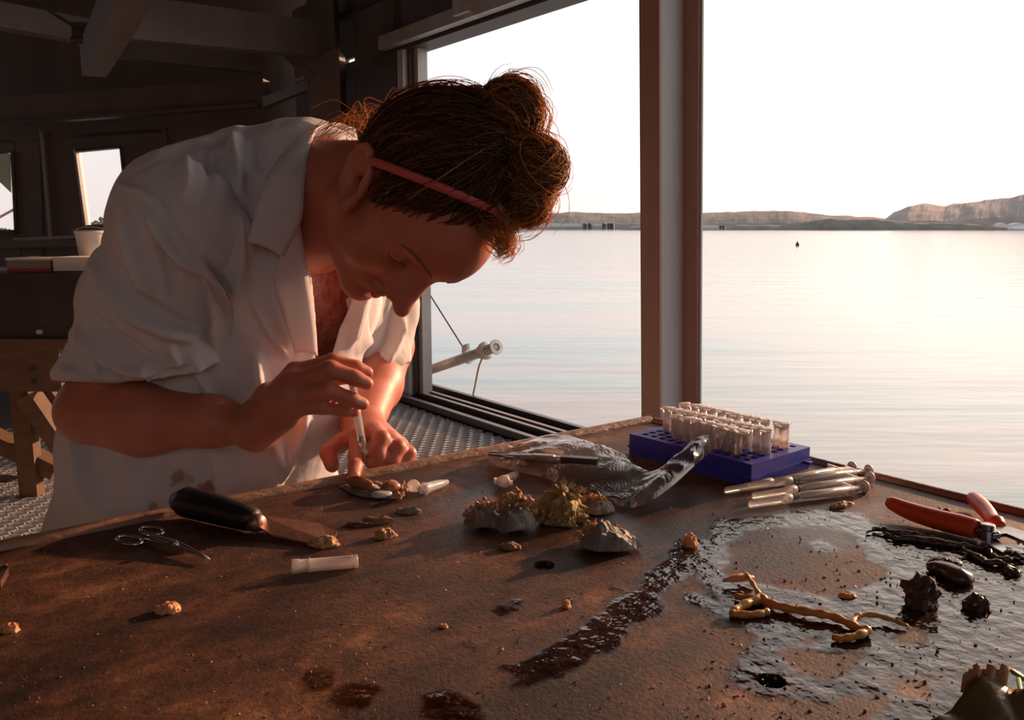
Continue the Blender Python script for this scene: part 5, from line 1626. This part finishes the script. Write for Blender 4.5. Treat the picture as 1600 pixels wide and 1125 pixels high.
person = thing('person', 'person in white lab coat bending over the table, holding a syringe', 'person', (PELV[0], PELV[1], 0.0))
BP = body_prims()
body, Vb = sdf_obj('body', BP, 0.0029, M_skin, person, it=1)
lipc = [hp(0, .0925, -.044), hp(0, .091, -.053)]
q = (Vb - HC) @ HA.T
lip = np.clip(1.6 - np.sqrt(((q[:, 0]) / .021) ** 2 + ((q[:, 1] - .092) / .013) ** 2 + ((q[:, 2] + .0490) / .0085) ** 2) * 1.3, 0, 1)
nail = np.zeros(len(Vb))
for f in RHF + LHF:
    a, b = at(*f[2]), at(*f[3])
    ax = unit(b - a); c = b - ax * .0005 - FWD * .0075 + UPV * .003
    dv = Vb - c; al = dv @ ax; pr = np.sqrt(np.maximum((dv * dv).sum(1) - al * al, 0))
    nail = np.maximum(nail, np.clip(2.2 - np.sqrt((al / .006) ** 2 + (pr / .005) ** 2) * 2, 0, 1))
for nm, v in (('lip', lip), ('nail', nail)):
    aa = body.data.attributes.new(nm, 'FLOAT', 'POINT'); aa.data.foreach_set('value', v.astype(np.float32))

# ---- shirt, trousers, boots
M_shirt = mat('red_print_shirt', (0.42, 0.07, 0.055), 0.8, var=(0.55, 0.30, 0.24), scale=75, det=3)
TORSO = [rcone(NK + (CHEST - NK) * .4, .06, at(430, 350, 1.04), .075, .03)]
for S in (SR, SL): TORSO.append(rcone(CHEST + ZZ * .04, .085, CHEST + ZZ * .05 + (S - CHEST) * .45, .050, .03))
TORSO += [rcone(CHEST, .100, BELLY, .100, .04), rcone(BELLY, .100, PELV, .115, .04)]
TORSO += [ball(CHEST + BF * .060 + LB * s * .055 - ZZ * .03, .048, .04) for s in (-1, 1)]
neckc = at(500, 375, .97)
sdf_obj('shirt', TORSO + [fcut(lambda P: P[:, 2] - PELV[2] * 0 - (CHEST[2] + .045) + 0 * P[:, 0]), fcut(lambda P: (BELLY[2] - .10) - P[:, 2])], .004, M_shirt, person, off=.006)
M_trou = mat('white_apron_trousers', (0.70, 0.62, 0.59), 0.85, var=(0.60, 0.52, 0.49), scale=12)
TR = [rcone(BELLY, .105, PELV, .120, .04)]
for s in (-1, 1):
    hip = PELV + LB * s * .075 - ZZ * .03
    kn_ = np.array([hip[0], hip[1], .46]) + BF * .03
    an = np.array([hip[0], hip[1], .09]) - BF * .02
    TR += [rcone(hip, .085, kn_, .062, .03), rcone(kn_, .062, an, .050, .02)]
sdf_obj('trousers', TR + [fcut(lambda P: P[:, 2] - (BELLY[2] - .02)), fcut(lambda P: .10 - P[:, 2])], .006, M_trou, person, off=.010)
M_boot = mat('white_boot', (0.6, 0.57, 0.55), 0.4)
for s in (-1, 1):
    hip = PELV + LB * s * .075 - ZZ * .03
    an = np.array([hip[0], hip[1], .09]) - BF * .02
    sdf_obj('boot', [rcone(an + ZZ * .12, .055, an - ZZ * .02, .050, .02), rcone(an - ZZ * .045, .044, an - ZZ * .05 + BF * .16, .038, .02), fcut(lambda P: .002 - P[:, 2]), fcut(lambda P, z=an[2] + .15: P[:, 2] - z)], .006, M_boot, person, off=.004)

# ---- lab coat
CO = []
CO.append(rcone(at(308, 356, 1.00), .090, at(462, 306, 1.02), .074, .04))
CO.append(rcone(at(345, 290, 1.06), .055, at(450, 272, 1.06), .048, .05))
CO.append(rcone(CHEST, .128, at(310, 690, 1.065), .140, .05))
CO.append(rcone(at(300, 700, 1.07), .150, at(302, 850, 1.08), .168, .05))
CO.append(rcone(at(302, 850, 1.08), .168, at(300, 1000, 1.10), .185, .05))
CO.append(rcone(at(390, 640, 1.0), .075, at(415, 780, 1.02), .095, .05))
CO.append(rcone(at(480, 420, 1.03), .075, at(455, 620, 1.0), .070, .05))
CO.append(rcone(CHEST + ZZ * .07, .09, SL, .075, .04))
CO.append(rcone(CHEST + BF * .05 - LB * .06, .080, BELLY + BF * .04 - LB * .05 + ZZ * .06, .085, .05))
CO.append(rcone(at(430, 350, .965), .062, at(492, 275, 1.0), .060, .04))
CO.append(rcone(at(310, 352, .98), .080, SR, .058, .04))
SLR = [rcone(SR, .067, at(212, 470, .925), .050, .03), rcone(at(212, 470, .925), .050, at(170, 570, .928), .046, .03),
       rcone(at(272, 430, .90), .052, at(268, 580, .905), .044, .03), rcone(at(112, 586, .930), .017, at(200, 605, .908), .020, .02), rcone(at(200, 600, .900), .016, at(320, 572, .895), .014, .02)]
SLL = [rcone(SL, .075, at(580, 480, 1.15), .060, .03), rcone(at(580, 480, 1.15), .056, at(588, 560, 1.11), .042, .03), rcone(at(555, 566, 1.08), .018, at(612, 560, 1.10), .020, .02)]
FOLDS = [  # polyline of (px, py), width px, height m, depth centre
    ([(190, 290), (222, 300), (248, 316), (285, 380), (304, 420)], 7, .0035, .86),
    ([(160, 385), (180, 425), (215, 468), (262, 498), (300, 510)], 9, -.010, .86),
    ([(150, 420), (175, 455), (212, 495), (260, 520), (296, 528)], 12, .008, .86),
    ([(132, 490), (170, 520), (215, 548), (245, 572)], 8, -.009, .87),
    ([(115, 520), (150, 545), (200, 575), (235, 590)], 11, .008, .87),
    ([(205, 340), (212, 400), (228, 460)], 10, .008, .83),
    ([(232, 330), (262, 385), (300, 425)], 9, .008, .83),
    ([(250, 380), (268, 430), (270, 470)], 8, -.006, .83),
    ([(305, 405), (330, 440), (342, 490), (335, 540)], 9, .010, .92),
    ([(322, 400), (352, 450), (360, 520)], 8, -.006, .92),
    ([(300, 560), (345, 640), (360, 700)], 8, .006, .93),
    ([(368, 212), (372, 250), (376, 300)], 9, .008, .95),
    ([(400, 215), (405, 260)], 7, -.006, .95),
    ([(290, 250), (292, 290), (286, 330)], 9, .007, .90),
    ([(330, 230), (326, 290), (318, 330)], 9, -.005, .92),
    ([(392, 470), (420, 520), (452, 560)], 5, .0035, .93),
    ([(430, 400), (440, 470), (455, 540)], 9, .006, .92),
    ([(370, 330), (376, 400), (372, 480)], 12, .007, .92),
    ([(400, 560), (410, 640), (440, 720)], 10, .008, .92),
    ([(130, 620), (125, 700), (150, 800)], 10, .008, .95),
    ([(200, 720), (215, 780), (220, 830)], 12, .006, .92),
    ([(330, 700), (345, 760), (360, 810)], 8, .006, .92),
    ([(440, 690), (425, 740), (415, 790)], 9, .009, .92),
    ([(480, 640), (455, 700), (430, 760)], 8, .008, .92),
    ([(95, 575), (130, 590), (180, 592)], 5, .005, .90), ([(120, 605), (180, 602), (240, 590), (300, 572)], 4, -.005, .88),
    ([(150, 560), (160, 590)], 6, .006, .88), ([(185, 570), (195, 600)], 6, -.006, .88), ([(225, 560), (235, 590)], 6, .006, .87), ([(265, 545), (280, 575)], 6, .006, .87),
    ([(600, 440), (588, 500), (560, 550)], 6, .006, 1.09), ([(620, 470), (605, 530), (580, 565)], 6, -.006, 1.09), ([(632, 500), (618, 545), (600, 570)], 6, .006, 1.09), ([(570, 440), (555, 500), (545, 540)], 7, .006, 1.05),
]
def coat_disp(P):
    px, py, dp = project(P)
    s = .0060 * fbm(P * 14, 2) + .0042 * fbm(P * np.array([34, 34, 22]) + 4, 3)
    for pts, w, hh, d0 in FOLDS:
        pts = np.asarray(pts, float)
        m_ = (px > pts[:, 0].min() - 3 * w) & (px < pts[:, 0].max() + 3 * w) & (py > pts[:, 1].min() - 3 * w) & (py < pts[:, 1].max() + 3 * w) & (np.abs(dp - d0) < .22)
        if not m_.any(): continue
        X = np.stack([px[m_], py[m_]], 1)
        dd = np.full(len(X), 1e9); tt_ = np.zeros(len(X)); n = len(pts) - 1
        for i in range(n):
            a, b = pts[i], pts[i + 1]; e = b - a; v = X - a
            t = np.clip((v @ e) / (e @ e), 0, 1)
            r = np.sqrt(((v - t[:, None] * e) ** 2).sum(1))
            g_ = r < dd
            dd = np.where(g_, r, dd); tt_ = np.where(g_, (i + t) / n, tt_)
        s[m_] += 2.1 * hh * np.exp(-(dd / (w * .8)) ** 2) * np.clip(np.sin(np.pi * np.clip(tt_ * .86 + .07, 0, 1)) * 1.6, 0, 1) * np.exp(-((dp[m_] - d0) / .13) ** 2)
    return s
# cuts: both cuffs, front opening, neck hole, hem
def right_cuff(P):
    px, py, dp = project(P)
    return (py - np.interp(px, [60, 85, 140, 230, 300, 340], [594, 596, 603, 597, 584, 568])) / 1400
def left_cuff(P):
    px, py, dp = project(P)
    return (py - np.interp(px, [530, 560, 615, 660], [566, 574, 578, 560])) / 1200
OPEN = [rcone(at(528, 350, .94), .046, at(523, 460, .955), .028, .02), rcone(at(523, 460, .955), .028, at(500, 575, .955), .008, .02)]
def front_open(P): return -np.minimum(ev(OPEN[0], P), ev(OPEN[1], P))
NH = rcone(at(575, 290, .88), .058, at(512, 284, .94), .050, .02)
def neck_hole(P): return -ev(NH, P)
CUTS = [fcut(front_open, .004), fcut(neck_hole, .004), fcut(lambda P: .48 - P[:, 2], .004)]
def coat_post(V, SO):
    e = .004
    d0 = evaluate(SO, V)
    G = np.stack([evaluate(SO, V + e * np.eye(3)[i]) - d0 for i in range(3)], 1) / e
    G /= np.linalg.norm(G, axis=1)[:, None] + 1e-6
    return V + G * np.maximum(coat_disp(V), -.008)[:, None]
coat, Vc = sdf_obj('lab_coat', CO + CUTS, .0030, M_coat, person, shell=.0030, it=2, post=lambda V: coat_post(V, CO))
sdf_obj('sleeve', SLR + [fcut(right_cuff, .002)], .0030, M_coat, coat, shell=.0030, it=2, post=lambda V: coat_post(V, SLR))
sdf_obj('sleeve', SLL + [fcut(left_cuff, .002)], .0035, M_coat, coat, shell=.0030, it=2, post=lambda V: coat_post(V, SLL))
def patch(name, A, B, rows, th, parent, mt=None):
    A = catmull([at(*p) for p in A], 6); B = catmull([at(*p) for p in B], 6)
    G = [[a + (b - a) * (k / rows) + (FWD * -.006 + ZZ * .003) * math.sin(math.pi * k / rows) for k in range(rows + 1)] for a, b in zip(A, B)]
    V, Fc = gridg(G); o = mesh(name, V, Fc, mt or M_coat, parent, True); solid(o, th, 0); return o
patch('collar', [(556, 202, 1.02), (522, 193, .985), (492, 206, .945), (476, 280, .890), (470, 345, .880), (441, 401, .872)],
      [(560, 226, 1.06), (508, 226, 1.015), (455, 232, .965), (428, 262, .895), (407, 305, .872), (387, 380, .862)], 8, .0035, coat)
patch('lapel', [(468, 352, .882), (480, 420, .890), (492, 500, .905), (496, 556, .915)],
      [(440, 400, .876), (428, 440, .884), (445, 500, .898), (462, 552, .912)], 5, .003, coat)
patch('lapel', [(541, 468, 1.00), (548, 510, 1.0), (532, 555, 1.0)], [(600, 440, 1.06), (590, 500, 1.05), (560, 560, 1.03)], 5, .003, coat)
# ---- hair: cap under strands, bun, loose hairs
def hair_material():
    mt = bpy.data.materials.new('brown_hair'); mt.use_nodes = True
    nt = mt.node_tree; b = nt.nodes['Principled BSDF']; L = nt.links
    a = nt.nodes.new('ShaderNodeAttribute'); a.attribute_name = 'tone'
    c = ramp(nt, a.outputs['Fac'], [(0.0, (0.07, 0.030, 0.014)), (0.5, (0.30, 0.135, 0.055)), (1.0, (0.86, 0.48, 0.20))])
    L.new(c, b.inputs['Base Color'])
    b.inputs['Roughness'].default_value = 0.42
    b.inputs['Subsurface Weight'].default_value = 0.0
    tl = nt.nodes.new('ShaderNodeBsdfTranslucent'); L.new(c, tl.inputs[0])
    mxs = nt.nodes.new('ShaderNodeMixShader'); mxs.inputs[0].default_value = 0.6
    o = nt.nodes['Material Output']
    L.new(b.outputs[0], mxs.inputs[1]); L.new(tl.outputs[0], mxs.inputs[2]); L.new(mxs.outputs[0], o.inputs[0])
    return mt
M_hair = hair_material()
M_cap = mat('hair_mass', (0.030, 0.014, 0.008), 0.6, var=(0.075, 0.034, 0.016), scale=60, bump=0.6, bscale=120)
CC = hp(0, .003, .043); CR = np.array([.070, .074, .078])
def g_line(f): return np.interp(f, [-.12, -.085, -.05, -.020, -.008, .010, .020, .026, .030, .040, .052, .068, .085, .11], [-.060, -.058, -.040, -.022, .022, .038, .026, .004, .000, .016, .042, .068, .088, .10])
def hairline(P):
    q = (P - HC) @ HA.T
    return (g_line(q[:, 1]) - q[:, 2]) * .7
BUN = at(797, 172, .80)
LUMPS = [(BUN, .029), (at(836, 262, .785), .0275), (at(824, 320, .78), .019), (at(752, 214, .81), .023)]
capP = [elli(CC, HA, CR + .0055, .01)]
for c, r in LUMPS: capP.append(elli(c, np.eye(3), (r * .58,) * 3, .012))
capP.append(rcone(hp(0, -.030, -.01), .046, hp(0, -.020, -.045), .040, .02))
bump_d = lambda P: .0025 * fbm(P * 90, 3)
hair, Vh = sdf_obj('hair', capP + [fcut(hairline, .010)], .0028, M_cap, person, disp=bump_d, dmax=.005, it=1)
hg = np.random.default_rng(33)
class Strands:
    def __init__(s): s.V = []; s.F = []; s.T = []
    def add(s, P, r, tone):
        P = np.asarray(P); m_ = len(P)
        t = np.gradient(P, axis=0); t /= np.linalg.norm(t, axis=1)[:, None] + 1e-9
        a = np.cross(t, unit(np.array([.3, .5, .8]))); a /= np.linalg.norm(a, axis=1)[:, None] + 1e-9
        b = np.cross(t, a)
        w = r * np.interp(np.linspace(0, 1, m_), [0, .1, .8, 1], [.8, 1, .9, .3])[:, None]
        for k in range(3):
            an = 2 * math.pi * k / 3
            s.V.append(P + w * (math.cos(an) * a + math.sin(an) * b))
        i = np.arange(m_ - 1)
        off = s.base if hasattr(s, 'base') else 0
        for k in range(3):
            k2 = (k + 1) % 3
            s.F.append(np.stack([off + k * m_ + i, off + k2 * m_ + i, off + k2 * m_ + i + 1, off + k * m_ + i + 1], 1))
        s.base = off + 3 * m_
        s.T.append(np.full(3 * m_, tone))
    def build(s, name, parent):
        o = mesh(name, np.concatenate(s.V), np.concatenate(s.F), M_hair, parent, True)
        v = np.concatenate(s.T)
        a = o.data.attributes.new('tone', 'FLOAT', 'POINT'); a.data.foreach_set('value', v.astype(np.float32))
        o['kind'] = 'stuff'
        return o
def capdir(P):
    q = ((P - CC) @ HA.T) / (CR + .0075); l = np.linalg.norm(q, axis=-1, keepdims=True)
    return q / l
def capos(d, lift):
    return CC + (d * (CR + .0075 + lift)) @ HA
ST = Strands()
bunc = capdir((BUN * .5 + LUMPS[1][0] * .5)[None])[0]
cnt = 0
while cnt < 3400:
    d = unit(hg.normal(size=3))
    P0 = capos(d[None], 0)[0]
    if hairline(P0[None])[0] > .001: continue
    q0 = (P0 - HC) @ HA.T
    tgt = unit(bunc + hg.normal(0, .16, 3))
    n = 12
    ts = np.linspace(0, 1, n)[:, None]
    om = math.acos(np.clip(d @ tgt, -1, 1))
    if om < .1: continue
    so = math.sin(om)
    D_ = (np.sin((1 - ts) * om) * d + np.sin(ts * om) * tgt) / so
    wv = hg.normal(0, .022, 3); ph = hg.uniform(0, 6)
    D_ = D_ + np.sin(ts * 5 + ph) * wv * np.sin(ts * math.pi)
    D_ /= np.linalg.norm(D_, axis=1)[:, None]
    lf_ = np.sin(ts * math.pi) * abs(hg.normal(0, .0030)) + .001
    if hg.random() < .07: lf_ = lf_ + np.sin(ts * math.pi) * hg.uniform(.003, .012)
    P = CC + (D_ * (CR + .0075 + lf_)) @ HA
    ST.add(P, hg.uniform(.00035, .00065), np.clip(hg.normal(.32, .2), 0, 1)); cnt += 1
# coils of the bun and messy lumps, sun glow put into a paler tone
for li, (c, r) in enumerate(LUMPS):
    base = unit(np.array([.5, .2, .8])) if li == 0 else unit(hg.normal(size=3))
    for k in range(1250 if li < 2 else 560):
        nrm = unit(base + hg.normal(0, .55, 3))
        a = unit(np.cross(nrm, hg.normal(size=3))); b = np.cross(nrm, a)
        rr = r * hg.uniform(.66, 1.08); sh = hg.uniform(-.75, .75) * r
        ri = math.sqrt(max(rr * rr - sh * sh, .0001))
        t0 = hg.uniform(0, 6.28); t1 = t0 + hg.uniform(1.6, 4.6)
        t = np.linspace(t0, t1, 14)[:, None]
        wob = 1 + .06 * np.sin(t * hg.uniform(2, 5) + hg.uniform(0, 6))
        P = c + nrm * sh + ri * wob * (np.cos(t) * a + np.sin(t) * b)
        if hg.random() < .12: P = P + (P - c) * np.linspace(0, hg.uniform(.1, .35), 14)[:, None]
        ST.add(P, hg.uniform(.00035, .00065), np.clip(hg.normal(.62, .22), 0, 1))
# loose hairs: (pixel path, depth), spread, how many, tone (sunlit rim hairs painted paler)
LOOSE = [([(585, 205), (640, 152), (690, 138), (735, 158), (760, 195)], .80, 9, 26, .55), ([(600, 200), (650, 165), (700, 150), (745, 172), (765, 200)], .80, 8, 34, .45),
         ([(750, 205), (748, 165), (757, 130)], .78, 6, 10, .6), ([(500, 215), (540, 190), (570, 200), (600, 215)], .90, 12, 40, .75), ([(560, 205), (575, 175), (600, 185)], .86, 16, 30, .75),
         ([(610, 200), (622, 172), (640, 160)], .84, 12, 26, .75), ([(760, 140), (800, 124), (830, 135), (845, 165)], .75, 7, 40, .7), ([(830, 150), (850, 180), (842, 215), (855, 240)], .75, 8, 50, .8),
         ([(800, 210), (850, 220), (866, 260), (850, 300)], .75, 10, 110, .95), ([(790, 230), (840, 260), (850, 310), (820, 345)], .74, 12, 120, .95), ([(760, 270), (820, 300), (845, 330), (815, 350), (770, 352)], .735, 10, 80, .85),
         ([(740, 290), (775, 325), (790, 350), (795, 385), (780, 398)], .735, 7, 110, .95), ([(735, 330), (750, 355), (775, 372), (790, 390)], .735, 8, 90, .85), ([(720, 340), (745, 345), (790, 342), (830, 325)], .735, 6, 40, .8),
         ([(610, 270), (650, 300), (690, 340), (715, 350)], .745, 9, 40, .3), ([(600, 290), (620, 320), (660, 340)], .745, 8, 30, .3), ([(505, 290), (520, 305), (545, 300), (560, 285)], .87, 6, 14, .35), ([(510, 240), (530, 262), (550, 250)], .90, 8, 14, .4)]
for pts, d, sp_, n, tone in LOOSE:
    for k in range(n):
        o_ = hg.normal(0, sp_, 2)
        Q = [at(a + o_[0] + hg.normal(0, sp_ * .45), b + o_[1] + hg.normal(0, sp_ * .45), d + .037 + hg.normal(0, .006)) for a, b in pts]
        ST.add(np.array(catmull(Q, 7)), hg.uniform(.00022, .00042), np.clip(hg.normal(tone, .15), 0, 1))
ST.build('strands', hair)
# ---- headband
M_band = mat('pink_headband', (0.55, 0.105, 0.095), 0.6, var=(0.48, 0.09, 0.085), scale=60)
kp3 = [hp(.078, .003, .031), hp(.074, .018, .055), hp(.060, .038, .085), hp(.034, .056, .110), hp(0, .066, .122), hp(-.034, .056, .110), hp(-.060, .038, .085), hp(-.074, .018, .055), hp(-.078, .003, .031)]
path = catmull(kp3, 6)
G = []
for i, p in enumerate(path):
    dn = capdir(p[None])[0]; pp = capos(dn[None], .0045)[0]
    nr_ = unit((dn / (CR + .01)) @ HA)
    tg = unit(path[min(i + 1, len(path) - 1)] - path[max(i - 1, 0)]); sd_ = np.cross(nr_, tg)
    w = .0042
    G.append([pp - sd_ * w, pp - sd_ * w * .6 + nr_ * .0022, pp + sd_ * w * .6 + nr_ * .0022, pp + sd_ * w, pp - nr_ * .002, pp - sd_ * w])
V, Fc = gridg(G); mesh('headband', V, Fc, M_band, person, True)
# ---- eyebrow and lashes, laid on the skin
M_brow = mat('brow_hair', (0.22, 0.098, 0.06), 0.6)
HPR = head_prims()
def onskin(s_, u_, lift=.0003):
    f = np.linspace(.135, .04, 400)
    d = evaluate(HPR, np.array([hp(s_, a_, u_) for a_ in f]))
    i = int(np.argmax(d < 0))
    return hp(s_, f[i] + lift, u_)
for s in (1, -1):
    P = [onskin(s * a_, b_) for a_, b_ in ((.011, .034), (.020, .0385), (.030, .0400), (.040, .0385), (.048, .033))]
    P = catmull(P, 4)
    V, Fc = tubeg(P, [.0006 + .0011 * math.sin(math.pi * (i + 2) / (len(P) + 4)) for i in range(len(P))], 6); mesh('eyebrow', V, Fc, M_brow, person, True)
    P = [onskin(s * a_, b_) for a_, b_ in ((.019, .0130), (.025, .0098), (.032, .0088), (.039, .0098), (.045, .0125))]
    P = catmull(P, 4)
    V, Fc = tubeg(P, [.0003 + .0006 * math.sin(math.pi * (i + 1) / (len(P) + 2)) for i in range(len(P))], 6)
    ll = MB().add(V, Fc)
    for i in range(2, len(P) - 1):
        q_ = P[i]; V, Fc = tubeg([q_, q_ + hf * .003 - hu * .0035, q_ + hf * .0045 - hu * .0050 + hs * s * .001], [.00035, .0003, .0001], 4); ll.add(V, Fc)
    ll.build('eyelashes', M_brow, person)
# ---- syringe held in the hand
p, q = at(571, 722, .866), at(546, 572, .876)
hsy = thing('syringe', 'slim syringe held in the hand above the opened oyster', 'syringe', p)
syringe(hsy, p, q, r=.0042, cap=False, push=.15)
